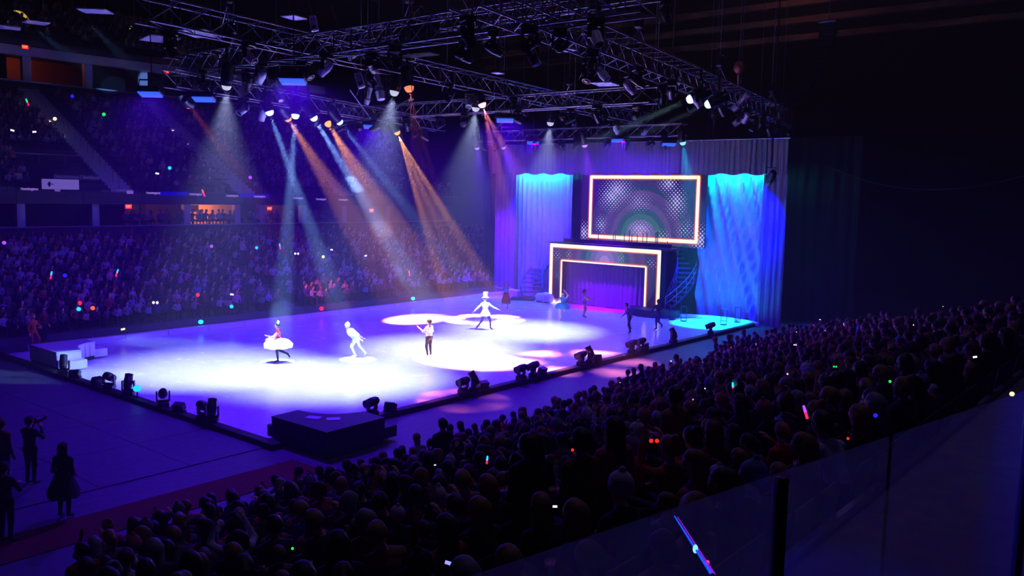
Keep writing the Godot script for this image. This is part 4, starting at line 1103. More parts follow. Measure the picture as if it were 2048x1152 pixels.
func build_rig() -> void:
	truss("long truss over the crowd side of the ice, hung with many lights", Vector3(-14.3, 12.4, -15.5), Vector3(-20.6, 12.4, -51.0), 0.42)
	truss("long truss over the middle of the ice, running towards the stage", Vector3(-24.6, 12.7, -13.0), Vector3(-28.5, 12.4, -48.0), 0.36)
	truss("truss carrying the white beam lights over the far half of the ice", Vector3(-31.2, 11.7, -17.5), Vector3(-37.8, 11.7, -39.0), 0.32)
	truss("near cross truss joining the long trusses", Vector3(-34.0, 12.5, -19.2), Vector3(-11.5, 12.5, -19.2), 0.36)
	truss("middle cross truss above the centre of the ice", Vector3(-40.5, 11.9, -32.4), Vector3(-19.0, 11.9, -32.4), 0.34)
	truss("cross truss in front of the header curtain", Vector3(-41.5, 11.6, -46.4), Vector3(-25.0, 11.6, -46.4), 0.34)
	truss("high thin cross truss near the top of the hall", Vector3(-33.0, 14.6, -26.5), Vector3(-14.0, 14.6, -26.5), 0.3)
	# hoist cables from the roof
	var anchors := [[-14.8, -18.0], [-16.2, -26.5], [-17.8, -36.0], [-19.6, -46.0], [-24.9, -16.0], [-26.0, -25.5], [-27.4, -38.0], [-33.2, -21.0], [-36.5, -31.5], [-38.3, -37.0], [-29.5, -19.2], [-20.0, -19.2], [-31.0, -32.4], [-22.5, -32.4], [-39.0, -46.4], [-33.0, -46.4], [-27.0, -46.4], [-18.5, -26.5], [-28.0, -26.5]]
	for k in anchors.size():
		var q: Array = anchors[k]
		var c := thing("hoist_cable", "thin steel hoist cable from the roof to a truss", "cable", Vector3(q[0], 12.4, q[1]), Basis.IDENTITY, "hoist cables of the lighting rig")
		obj("cable", mb().tube([Vector3(0, 0.2, 0), Vector3(0, 11.6, 0)], 0.022, 0.022, 5, false), M.steel, c)
		obj("motor", mb().box(Vector3(0, 1.25, 0), Vector3(0.3, 0.5, 0.26), 0.05), M.fix, c)
		obj("bridle", mb().tube([Vector3(-0.35, 0.35, 0), Vector3(0, 1.0, 0), Vector3(0.35, 0.35, 0)], 0.02, 0.02, 5), M.steel, c)
	var hz := thing("chain_hoist", "small reddish chain hoist hanging alone on its cable", "hoist", at_h(1478, 135, 13.0))
	obj("cable", mb().tube([Vector3(0, 0.2, 0), Vector3(0, 11.0, 0)], 0.018, 0.018, 5, false), M.steel, hz)
	obj("motor", mb().ball(Vector3.ZERO, Vector3(0.22, 0.26, 0.2), 12), mat(Color(0.6, 0.3, 0.25), 0.5), hz)
	obj("hook", mb().tube([Vector3(0, -0.25, 0), Vector3(0, -0.75, 0)], 0.05, 0.03, 6), mat(Color(0.7, 0.55, 0.4), 0.5), hz)
	# blue wash panels that colour the ice
	for q in [[300, 190, 11.0, 0.4], [585, 165, 11.0, 0.75], [742, 255, 11.0, 1.0], [1010, 242, 11.0, 1.0], [1066, 287, 11.0, 0.7], [1236, 282, 11.0, 0.9], [1338, 290, 10.7, 0.0], [407, 200, 11.0, 0.0]]:
		var p := at_h(q[0], q[1], q[2])
		var t := thing("blue_wash_panel", "glowing blue wash panel hanging under the trusses", "stage light", p, Basis(Vector3(0, 0, 1), 0.0) * facing(Vector3(BACK.x, 0.0, BACK.z)) * Basis(Vector3.RIGHT, -0.3), "blue wash panels over the ice")
		obj("housing", mb().box(Vector3(0, 0.16, 0), Vector3(0.85, 0.24, 0.5), 0.04), M.fix, t)
		obj("lamp_face", mb().box(Vector3(0, 0.02, 0), Vector3(0.78, 0.05, 0.44), 0.01), glow(Color(0.15, 0.3, 1.0), 4.0), t)
		obj("yoke", mb().tube([Vector3(0.46, 0.15, 0), Vector3(0.46, 0.6, 0), Vector3(-0.46, 0.6, 0), Vector3(-0.46, 0.15, 0)], 0.03, 0.03, 6), M.fix, t)
		obj("hanger", mb().tube([Vector3(0, 0.6, 0), t.transform.basis.inverse() * Vector3(0, 23.9 - p.y, 0)], 0.02, 0.02, 6), M.fix, t)
		if q[3] > 0: area(p + Vector3(0, -0.03, 0), Vector3(0, -1, 0), Color(0.3, 0.0, 1.0), 300.0 * q[3], Vector2(0.78, 0.44))
	# wide soft lamps added under the trusses to whiten the ice
	for q in [[Vector3(-29.4, 11.5, -18.8), 430, 738, 520.0, 26.0, "under the near cross truss"], [Vector3(-25.8, 11.6, -24.0), 680, 757, 620.0, 26.0, "under the middle long truss near the dark podium"], [Vector3(-27.2, 11.6, -30.4), 890, 700, 620.0, 26.0, "under the middle long truss at the ice centre"], [Vector3(-28.2, 11.5, -37.5), 1050, 662, 620.0, 25.0, "under the middle long truss towards the stage"]]:
		beam_light("added wide white lamp " + q[5], q[0], at_h(q[1], q[2]), Color(0.74, 0.8, 1.0), q[3], q[4], false, 0.8, 1.0)
	# lamps with visible beams
	var bl := Color(0.52, 0.7, 1.0)
	beam_light("white beam light aimed at the skater in a wide skirt's right", at_h(538, 221, 11.0), at_h(715, 720), bl, 8500, 3.8)
	beam_light("white beam light in the middle of the bright trio", at_h(591, 228, 11.0), at_h(556, 725), bl, 8500, 3.8)
	beam_light("white beam light at the stage end of the bright trio", at_h(626, 233, 11.0), at_h(905, 690), bl, 11000, 4.4)
	beam_light("smaller white beam light past the bright trio", at_h(677, 241, 11.0), at_h(1000, 655), bl, 4500, 3.4)
	beam_light("amber beam light behind the bright trio", at_h(574, 234, 11.0), at_h(830, 640), Color(1.0, 0.6, 0.28), 3200, 7.0)
	beam_light("amber patterned beam light next to the bright trio", at_h(655, 245, 11.0), at_h(930, 720), Color(1.0, 0.64, 0.3), 4200, 9.5)
	beam_light("amber patterned beam light nearest the stage", at_h(793, 262, 11.0), at_h(960, 640), Color(1.0, 0.66, 0.3), 9000, 11.5, true)
	beam_light("amber beam light over the far stand", at_h(375, 207, 11.0), at_h(640, 560, 2.0), Color(1.0, 0.4, 0.1), 700, 4.0)
	beam_light("white beam light on the crowd side truss aimed across the stage", at_h(1384, 197, 11.6), at_h(1080, 330, 8.8), Color(0.7, 0.9, 1.0), 900, 3.5)
	beam_light("dim white beam light right of the crowd side beam", at_h(1420, 207, 11.6), at_h(1120, 345, 8.6), Color(0.7, 0.9, 1.0), 450, 3.2, false, 3.0)
	beam_light("pink patterned light under the middle truss", Vector3(-26.5, 11.7, -30.0), at_h(1150, 725), Color(1.0, 0.5, 0.6), 2400, 16.0, true, 2.0)
	beam_light("orange patterned light under the middle truss near the crowd", Vector3(-25.0, 11.7, -24.0), at_h(925, 800), Color(1.0, 0.45, 0.3), 560, 9.0, true, 2.0)
	# follow lamps over the upper tier
	for q in [[75, 62, 160, 125, "above the top exit sign"], [180, 48, 250, 120, "beside the flat panel"]]:
		beam_light("dim blue-white beam light high over the upper tier " + q[4], at_x(q[0], q[1], -62.0), at_x(q[2], q[3], -68.0), Color(0.45, 0.65, 1.0), 260, 4.0, false, 0.6)
	# rows of idle moving heads under the trusses
	var runs := [[20, "crowd side truss"], [14, "middle long truss"], [9, "beam light truss"], [12, "near cross truss"], [11, "middle cross truss"], [10, "header truss"], [7, "high cross truss"]]
	for r in runs.size():
		var tr: Array = trusses[r]
		var side: Vector3 = (tr[1] - tr[0]).cross(Vector3.UP).normalized()
		for k in runs[r][0]:
			var p: Vector3 = (tr[0] as Vector3).lerp(tr[1], (k + 0.5 + rng.randf_range(-0.2, 0.2)) / runs[r][0]) + side * tr[2] * (1 if k % 2 else -1) - Vector3(0, tr[2] + 0.02, 0)
			var kind := rng.randi() % 4
			if rng.randf() < 0.22: kind = 4 + rng.randi() % 2
			place_head(kind, p, rng.randf() * TAU, true, "%s moving-head light %s under the %s" % ["pale" if kind > 3 else "black", ["tilted slightly", "tilted sideways", "tilted backwards", "turned up", "aimed down", "aimed back"][kind], runs[r][1]], "moving heads under the " + runs[r][1])
	# flat violet lit panels hanging in the rig
	for q in [[320, 78, 13.4, 1.5], [400, 67, 13.2, 1.5], [1210, 168, 12.9, 1.3], [1137, 100, 13.4, 0.6], [190, 22, 15.0, 1.2], [72, 45, 15.0, 1.0], [15, 55, 14.5, 1.0], [588, 35, 15.0, 0.9], [996, 146, 13.0, 0.5]]:
		var p := at_h(q[0], q[1], q[2])
		var t := thing("hanging_panel", "flat grey panel hanging level among the trusses, lit violet below", "panel", p, yaw(0.5 * q[0]), "flat panels hanging in the rig")
		obj("panel", mb().box(Vector3.ZERO, Vector3(q[3], 0.06, q[3] * 0.8), 0.015), M.white_paint, t)
		for s in [-0.35, 0.35]: obj("wire", mb().tube([Vector3(q[3] * s, 0.03, 0), Vector3(0, 23.9 - p.y, 0)], 0.012, 0.012, 4, false), M.steel, t)
	# pale light bodies and arms that catch the light
	for q in [[555, 186, 11.8, 0.9, 0.6], [757, 172, 12.2, 1.3, 0.3], [737, 192, 11.8, 0.8, -0.4], [1198, 140, 12.2, 1.1, 0.8], [1265, 150, 12.0, 0.9, -0.6], [1480, 205, 11.6, 0.9, -0.8], [1345, 175, 12.0, 1.0, -0.9]]:
		var p := at_h(q[0], q[1], q[2])
		var t := thing("profile_spotlight", "long pale profile spotlight slung under the trusses", "stage light", p, Basis(Vector3(0, 0, 1), q[4]) * yaw(0.8), "pale profile spotlights in the rig")
		obj("barrel", mb().lathe([Vector2(0.0, -0.5), Vector2(0.13, -0.48), Vector2(0.16, -0.2), Vector2(0.11, -0.1), Vector2(0.11, 0.4), Vector2(0.14, 0.42), Vector2(0.14, 0.5), Vector2(0.1, 0.5)], 14, Transform3D(Basis.IDENTITY.scaled(Vector3.ONE * q[3]), Vector3.ZERO)), M.fix_pale, t)
		obj("yoke", mb().tube([Vector3(0.17, -0.1, 0), Vector3(0.17, -0.1, 0.35), Vector3(-0.17, -0.1, 0.35), Vector3(-0.17, -0.1, 0)], 0.02, 0.02, 6), M.fix, t)
		obj("cable", mb().tube([Vector3(0, -0.1, 0.35), t.transform.basis.inverse() * Vector3(0, 23.9 - p.y, 0)], 0.012, 0.012, 5, false), M.steel, t)
		obj("lens", mb().lathe([Vector2(0.1, 0.48), Vector2(0.0, 0.5)], 14, Transform3D(Basis.IDENTITY.scaled(Vector3.ONE * q[3]), Vector3.ZERO)), M.lens, t)
	for q in [[628, 50, 14.2, 0.25, "white tag plate hanging on a slanted cable"], [720, 163, 11.9, 0.4, "pink lit ballast box slung under the trusses"]]:
		var p := at_h(q[0], q[1], q[2])
		var t := thing("ballast_box", q[4], "box", p, Basis(Vector3(0, 0, 1), q[3]) * yaw(0.7))
		obj("case", mb().box(Vector3.ZERO, Vector3(0.3, 0.55, 0.2), 0.04), M.fix_pale, t)
		obj("lid", mb().box(Vector3(0, 0.33, 0), Vector3(0.26, 0.12, 0.2), 0.04), M.fix_pale, t)
		obj("label_plate", mb().box(Vector3(0, -0.12, 0.105), Vector3(0.16, 0.12, 0.01)), M.black, t)
		obj("cable", mb().tube([Vector3(0, 0.38, 0), Vector3(-0.3, 3.5, 0)], 0.015, 0.015, 5, false), M.steel, t)
	# dark speaker cluster and line array
	var cl := thing("speaker_cluster", "large black loudspeaker cluster hanging high over the ice", "loudspeaker", at_h(838, 78, 13.4))
	for k in 3:
		for j in 2: obj("cabinet", mb().box(Vector3((j - 0.5) * 0.8, 0.42 - 0.42 * k, 0), Vector3(0.78, 0.4, 0.7), 0.03, yaw(0.3 * (j - 0.5))), M.black_soft, cl)
	obj("frame", mb().tube([Vector3(-0.7, 0.7, 0), Vector3(0, 1.2, 0), Vector3(0.7, 0.7, 0), Vector3(-0.7, 0.7, 0)], 0.03, 0.03, 6), M.black_metal, cl)
	obj("cable", mb().tube([Vector3(0, 1.2, 0), Vector3(0, 10.2, 0)], 0.12, 0.12, 8), M.black, cl)
	var la := thing("line_array", "curved column of dark loudspeakers hanging right of the stage", "loudspeaker", at_h(1654, 55, 18.2))
	for k in 18:
		var u := k / 17.0
		obj("cabinet", mb().box(Vector3(0.1 - 2.9 * u * u, -0.33 * k + 1.2 * u * u * u, 0.0), Vector3(0.95, 0.29, 0.6), 0.03, Basis(Vector3(0, 0, 1), -u * 0.75)), M.black_metal, la)
	obj("bumper", mb().box(Vector3(0.1, 0.3, 0), Vector3(1.1, 0.12, 0.8), 0.02), M.steel, la)
	obj("cable", mb().tube([Vector3(0.1, 0.3, 0), Vector3(0.1, 5.7, 0)], 0.03, 0.03, 6), M.steel, la)
	# cables sagging between rig points
	for q in [[at_h(500, 283, 10.6), at_h(815, 200, 11.4), 0.5, "thin cable sagging across the white beams"], [at_z(1622, 312, -52.0), at_z(2046, 352, -44.0), 1.2, "cable sagging from the stage across the dark right side"], [at_h(700, 180, 11.7), at_h(742, 238, 11.4), 0.0, "straight slanted pole between two trusses"]]:
		var pts := []
		for k in 13:
			var u := k / 12.0
			pts.append((q[0] as Vector3).lerp(q[1], u) - Vector3(0, q[2] * 4.0 * u * (1.0 - u), 0))
		tag(obj("rig_cable", mb().tube(pts, 0.03, 0.03, 6), M.steel if q[2] == 0.0 else M.black_metal), q[3], "cable")

# ---------------------------------------------------------------- performers on the ice
func skirt(p: Dictionary, r: float, drop: float, puff: float) -> MB:
	var b := mb()
	var n := 28
	var w: Vector3 = p.waist
	var rings := [[0.13, 0.0], [0.18, -0.04], [r * 0.7, -drop * 0.35 + puff], [r, -drop * 0.75 + puff * 0.5], [r * 0.96, -drop], [r * 0.5, -drop * 0.8]]
	for k in rings.size():
		for s in n + 1:
			var a := TAU * s / n
			var wave := 1.0 + (0.06 * sin(a * 7.0) if k > 1 else 0.0)
			b.put(w + Vector3(cos(a) * rings[k][0] * wave, rings[k][1] + (0.02 * sin(a * 7.0 + 1.0) if k > 2 else 0.0), sin(a) * rings[k][0] * wave), Vector3(cos(a), 0.5, sin(a)).normalized())
	for k in rings.size() - 1:
		for s in n:
			var i0 := k * (n + 1) + s
			b.tri_i(i0, i0 + 1, i0 + n + 2); b.tri_i(i0, i0 + n + 2, i0 + n + 1)
	return b

func build_skaters() -> void:
	var left := (RIGHT * -1.0); left.y = 0
	var right := -left
	var to_cam := BACK; to_cam.y = 0
	var white := mat(Color(0.9, 0.9, 0.92), 0.6)
	var red := mat(Color(0.75, 0.08, 0.14), 0.6)
	var dark := mat(Color(0.06, 0.05, 0.1), 0.6)
	var violet := mat(Color(0.22, 0.14, 0.4), 0.7)
	var teal := mat(Color(0.08, 0.5, 0.6), 0.6)
	var brown := mat(Color(0.2, 0.1, 0.06), 0.7)
	var auburn := mat(Color(0.5, 0.12, 0.1), 0.7)
	var sk: StandardMaterial3D = M.skin[0]
	var y := 0.035
	# skater with a wide white skirt
	var p := pose({"anL": Vector3(0.03, 0.1, 0.0), "knL": Vector3(0.06, 0.5, 0.04), "toeL": Vector3(0.03, 0.05, 0.15), "knR": Vector3(-0.08, 0.52, -0.1), "anR": Vector3(-0.06, 0.36, -0.42), "toeR": Vector3(-0.06, 0.22, -0.5),
		"elL": Vector3(0.22, 1.15, 0.16), "wrL": Vector3(0.12, 1.2, 0.4), "elR": Vector3(-0.24, 1.14, 0.14), "wrR": Vector3(-0.2, 1.05, 0.38)})
	var bd := body(p, 0.024, true, true)
	var o := person(bd, "skater in a red bodice and wide white skirt gliding on one leg", Transform3D(facing(left + to_cam * 0.3), at_h(556, 725, y)), {SKIN: sk, TOP: red, PANTS: dark, SHOE: dark}, "bun", dark)
	obj("skirt", skirt(p, 0.62, 0.42, 0.06), white, o)
	obj("bow", mb().ball(Vector3(0.09, 1.78, -0.02), Vector3(0.09, 0.07, 0.05), 8).ball(Vector3(-0.09, 1.78, -0.02), Vector3(0.09, 0.07, 0.05), 8), white, o)
	# skater all in white, leaning forward
	p = pose({"waist": Vector3(0, 1.02, 0.08), "chest": Vector3(0, 1.14, 0.22), "neck": Vector3(0, 1.28, 0.34), "head": Vector3(0, 1.33, 0.4), "shL": Vector3(0.17, 1.2, 0.26), "shR": Vector3(-0.17, 1.2, 0.26), "elL": Vector3(0.3, 1.05, 0.02), "wrL": Vector3(0.34, 0.9, -0.24), "elR": Vector3(-0.3, 1.02, 0.02), "wrR": Vector3(-0.36, 0.86, -0.22),
		"knL": Vector3(0.12, 0.5, 0.18), "anL": Vector3(0.1, 0.1, 0.0), "toeL": Vector3(0.12, 0.04, 0.16), "knR": Vector3(-0.12, 0.52, -0.12), "anR": Vector3(-0.12, 0.18, -0.42), "toeR": Vector3(-0.14, 0.06, -0.34), "girth": 1.45})
	bd = body(p)
	person(bd, "skater dressed all in white leaning forward with arms swept back", Transform3D(facing(left), at_h(712, 714, y)), {SKIN: sk, TOP: white, PANTS: white, SHOE: white}, "beanie", white)
	# skater in white jacket and dark breeches
	p = pose({"elL": Vector3(0.3, 1.2, 0.1), "wrL": Vector3(0.36, 1.36, 0.3), "elR": Vector3(-0.32, 1.16, 0.08), "wrR": Vector3(-0.28, 1.1, 0.32), "knL": Vector3(0.12, 0.5, 0.06), "anL": Vector3(0.16, 0.1, -0.06), "toeL": Vector3(0.2, 0.04, 0.1), "girth": 1.12})
	bd = body(p)
	person(bd, "skater in a white jacket and dark tight trousers seen from behind", Transform3D(facing(left * 0.8 - to_cam * 0.6), at_h(858, 714, y)), {SKIN: sk, TOP: white, PANTS: dark, SHOE: white}, "short", dark)
	# skater in white coat and tall white hat
	p = pose({"shL": Vector3(0.18, 1.4, 0), "elL": Vector3(0.42, 1.22, 0.04), "wrL": Vector3(0.66, 1.1, 0.1), "elR": Vector3(-0.42, 1.2, 0.02), "wrR": Vector3(-0.62, 1.02, 0.02), "shR": Vector3(-0.18, 1.4, 0), "knL": Vector3(0.24, 0.52, 0.14), "anL": Vector3(0.3, 0.1, 0.02), "toeL": Vector3(0.36, 0.04, 0.16), "knR": Vector3(-0.2, 0.5, 0.06), "anR": Vector3(-0.42, 0.12, -0.12), "toeR": Vector3(-0.52, 0.04, 0.0), "girth": 1.1})
	bd = body(p)
	o = person(bd, "tall skater in white coat, violet trousers and tall white hat, arms spread", Transform3D(facing(to_cam * 0.9 + right * 0.3).scaled(Vector3.ONE * 1.04), at_h(970, 659, y)), {SKIN: sk, TOP: white, PANTS: violet, SHOE: auburn}, "short", brown)
	obj("top_hat", mb().lathe([Vector2(0.0, 0.52), Vector2(0.13, 0.52), Vector2(0.105, 0.24), Vector2(0.2, 0.23), Vector2(0.2, 0.215), Vector2(0.1, 0.21)], 18, bd.head), white, o)
	obj("coat_tail", skirt(p, 0.27, 0.34, 0.0), white, o)
	# supporting dancers
	p = pose({"elL": Vector3(0.42, 1.34, 0), "wrL": Vector3(0.66, 1.26, 0.05), "elR": Vector3(-0.42, 1.36, 0), "wrR": Vector3(-0.66, 1.42, 0.0), "knR": Vector3(-0.14, 0.55, -0.16), "anR": Vector3(-0.3, 0.3, -0.45), "toeR": Vector3(-0.34, 0.2, -0.54)})
	bd = body(p, 0.026, true, true, true)
	o = person(bd, "dancer with auburn hair, teal top and long red skirt, arms wide", Transform3D(facing(to_cam + left * 0.2), at_h(1012, 617, y)), {SKIN: sk, TOP: teal, PANTS: auburn, SHOE: dark}, "long", auburn)
	obj("skirt", skirt(p, 0.3, 0.75, 0.0), auburn, o)
	p = pose({"elL": Vector3(0.3, 1.58, 0), "wrL": Vector3(0.12, 1.8, 0.0), "elR": Vector3(-0.4, 1.2, 0.1), "wrR": Vector3(-0.55, 1.4, 0.2), "knL": Vector3(0.08, 0.6, -0.2), "anL": Vector3(0.08, 0.68, -0.58), "toeL": Vector3(0.08, 0.64, -0.72)})
	bd = body(p, 0.026, true, true, true)
	o = person(bd, "dancer in a short teal dress with one arm overhead and a leg lifted", Transform3D(facing(left * 0.3 + to_cam), at_h(1125, 642, y)), {SKIN: M.skin[3], TOP: teal, PANTS: teal, SHOE: M.skin[3]}, "bun", auburn)
	obj("skirt", skirt(p, 0.45, 0.34, 0.1), teal, o)
	p = pose({"waist": Vector3(0, 1.1, 0.04), "chest": Vector3(0, 1.26, 0.08), "elL": Vector3(0.3, 1.2, 0.22), "wrL": Vector3(0.3, 1.12, 0.5), "elR": Vector3(-0.3, 1.16, 0.2), "wrR": Vector3(-0.22, 1.1, 0.46), "knL": Vector3(0.1, 0.52, 0.12), "anL": Vector3(0.1, 0.1, -0.06), "toeL": Vector3(0.1, 0.04, 0.1)})
	bd = body(p, 0.026, true, true, true)
	person(bd, "dancer with bare arms and blue shorts facing the crowd side", Transform3D(facing(right), at_h(1168, 635, y)), {SKIN: M.skin[1], TOP: mat(Color(0.7, 0.4, 0.5)), PANTS: mat(Color(0.1, 0.2, 0.6)), SHOE: dark}, "curly", dark)
	p = pose({"waist": Vector3(0, 1.06, 0.06), "chest": Vector3(0, 1.2, 0.14), "neck": Vector3(0, 1.36, 0.2), "head": Vector3(0, 1.43, 0.24), "shL": Vector3(0.17, 1.29, 0.14), "shR": Vector3(-0.17, 1.29, 0.14), "elL": Vector3(0.4, 1.1, 0.2), "wrL": Vector3(0.62, 1.0, 0.26), "elR": Vector3(-0.38, 1.05, 0.0), "wrR": Vector3(-0.56, 0.86, 0.1), "knL": Vector3(0.2, 0.5, 0.2), "anL": Vector3(0.28, 0.1, 0.1), "toeL": Vector3(0.32, 0.04, 0.25), "knR": Vector3(-0.16, 0.5, -0.1), "anR": Vector3(-0.34, 0.14, -0.34), "toeR": Vector3(-0.36, 0.04, -0.24)})
	bd = body(p, 0.026)
	person(bd, "dancer in dark clothes striding wide near the portal's right foot", Transform3D(facing(left + to_cam * 0.5), at_h(1258, 665, y)), {SKIN: M.skin[1], TOP: violet, PANTS: dark, SHOE: dark}, "short", dark)
	p = pose({"elL": Vector3(0.3, 1.2, 0.1), "wrL": Vector3(0.16, 1.36, 0.3), "elR": Vector3(-0.3, 1.16, 0.1), "wrR": Vector3(-0.3, 0.95, 0.26), "knL": Vector3(0.12, 0.52, 0.1), "anL": Vector3(0.16, 0.28, -0.2), "toeL": Vector3(0.18, 0.18, -0.1)})
	bd = body(p, 0.026)
	person(bd, "dancer in dark dress standing on one leg before the glowing frame", Transform3D(facing(to_cam + left), at_h(1315, 660, y)), {SKIN: M.skin[2], TOP: dark, PANTS: violet, SHOE: dark}, "bun", dark)

# ---------------------------------------------------------------- people standing on the floor
func build_floor_people() -> void:
	var black := mat(Color(0.05, 0.05, 0.06)); var navy := mat(Color(0.06, 0.07, 0.14)); var rust := mat(Color(0.4, 0.08, 0.06)); var amber := mat(Color(0.75, 0.4, 0.12)); var grey := mat(Color(0.25, 0.25, 0.3))
	var ice := Vector3(-31, 0, -25)
	var a := at_h(130, 1035)
	var bd := body(pose({"girth": 1.1, "wrL": Vector3(0.14, 1.0, 0.2), "wrR": Vector3(-0.12, 0.98, 0.22)}))
	var o := person(bd, "person in a long dark coat standing alone on the floor by the carpet", Transform3D(facing(ice - a), a), {SKIN: M.skin[1], TOP: black, PANTS: black, SHOE: grey}, "long", black)
	obj("coat_skirt", skirt(pose(), 0.34, 0.6, 0.0), black, o)
	a = at_h(63, 968)
	bd = body(pose({"elL": Vector3(0.26, 1.2, 0.18), "wrL": Vector3(0.12, 1.46, 0.26), "elR": Vector3(-0.26, 1.2, 0.16), "wrR": Vector3(-0.1, 1.44, 0.28)}).merged({"girth": 1.1}, true))
	o = person(bd, "person in dark clothes holding a camera up to the face", Transform3D(facing(ice - a), a), {SKIN: M.skin[0], TOP: black, PANTS: black, SHOE: grey}, "short", black)
	var cm := thing("video_camera", "dark video camera held up by a person in dark clothes", "camera", a, facing(ice - a))
	obj("body", mb().box(Vector3(0, 1.6, 0.3), Vector3(0.12, 0.13, 0.26), 0.02), M.fix, cm)
	obj("lens", mb().lathe([Vector2(0.05, 0.0), Vector2(0.055, 0.12), Vector2(0.04, 0.12)], 12, Transform3D(Basis(Vector3.RIGHT, PI / 2), Vector3(0, 1.6, 0.42))), M.lens, cm)
	obj("screen", mb().box(Vector3(0.1, 1.6, 0.24), Vector3(0.01, 0.08, 0.11)), glow(Color(0.5, 0.6, 1.0), 0.5), cm)
	a = at_h(8, 975)
	person(body(pose({"girth": 1.15})), "person in a dark red jacket standing at the floor edge", Transform3D(facing(ice - a), a), {SKIN: M.skin[1], TOP: rust, PANTS: black, SHOE: black}, "beanie", rust)
	a = at_h(14, 1085)
	person(body(pose({"elR": Vector3(-0.26, 1.14, 0.12), "wrR": Vector3(-0.1, 1.2, 0.32)})), "person in dark blue jacket looking at a phone near the carpet", Transform3D(facing(ice - a), a), {SKIN: M.skin[0], TOP: navy, PANTS: black, SHOE: black}, "short", black)
	a = at_h(68, 700)
	person(body(pose({"knL": Vector3(0.16, 0.52, 0.2), "elL": Vector3(0.3, 1.12, 0.1), "wrL": Vector3(0.1, 1.1, 0.26)})), "person in an orange hooded suit standing behind the far podium", Transform3D(facing(Vector3(1, 0, -0.3)).scaled(Vector3.ONE * 0.95), a), {SKIN: M.skin[0], TOP: amber, PANTS: amber, SHOE: amber}, "curly", amber)
	for q in [[50, 640, navy, "short", "dark blue"], [88, 640, grey, "short", "grey"], [135, 640, rust, "curly", "dark red"]]:
		a = at_h(q[0], q[1] + 58)
		person(body(pose({}), 0.03), "person in %s standing at the end of the far stand" % q[4], Transform3D(facing(Vector3(1, 0, -0.4)), a + Vector3(-2.5, 0, 0)), {SKIN: M.skin[0], TOP: q[2], PANTS: black, SHOE: black}, q[3], black)

# ---------------------------------------------------------------- audience
func pixel(p: Vector3) -> Vector3:
	var d := p - EYE
	var z := -d.dot(BACK)
	return Vector3(1024.0 + FOCAL * d.dot(RIGHT) / z, 576.0 - FOCAL * d.dot(UPV) / z, z) if z > 0.1 else Vector3(-1e5, 0, 0)

func row_at(p: Vector3) -> int: return clampi(int(round((p.x - NEAR[0]) / 0.85)), 0, 15)

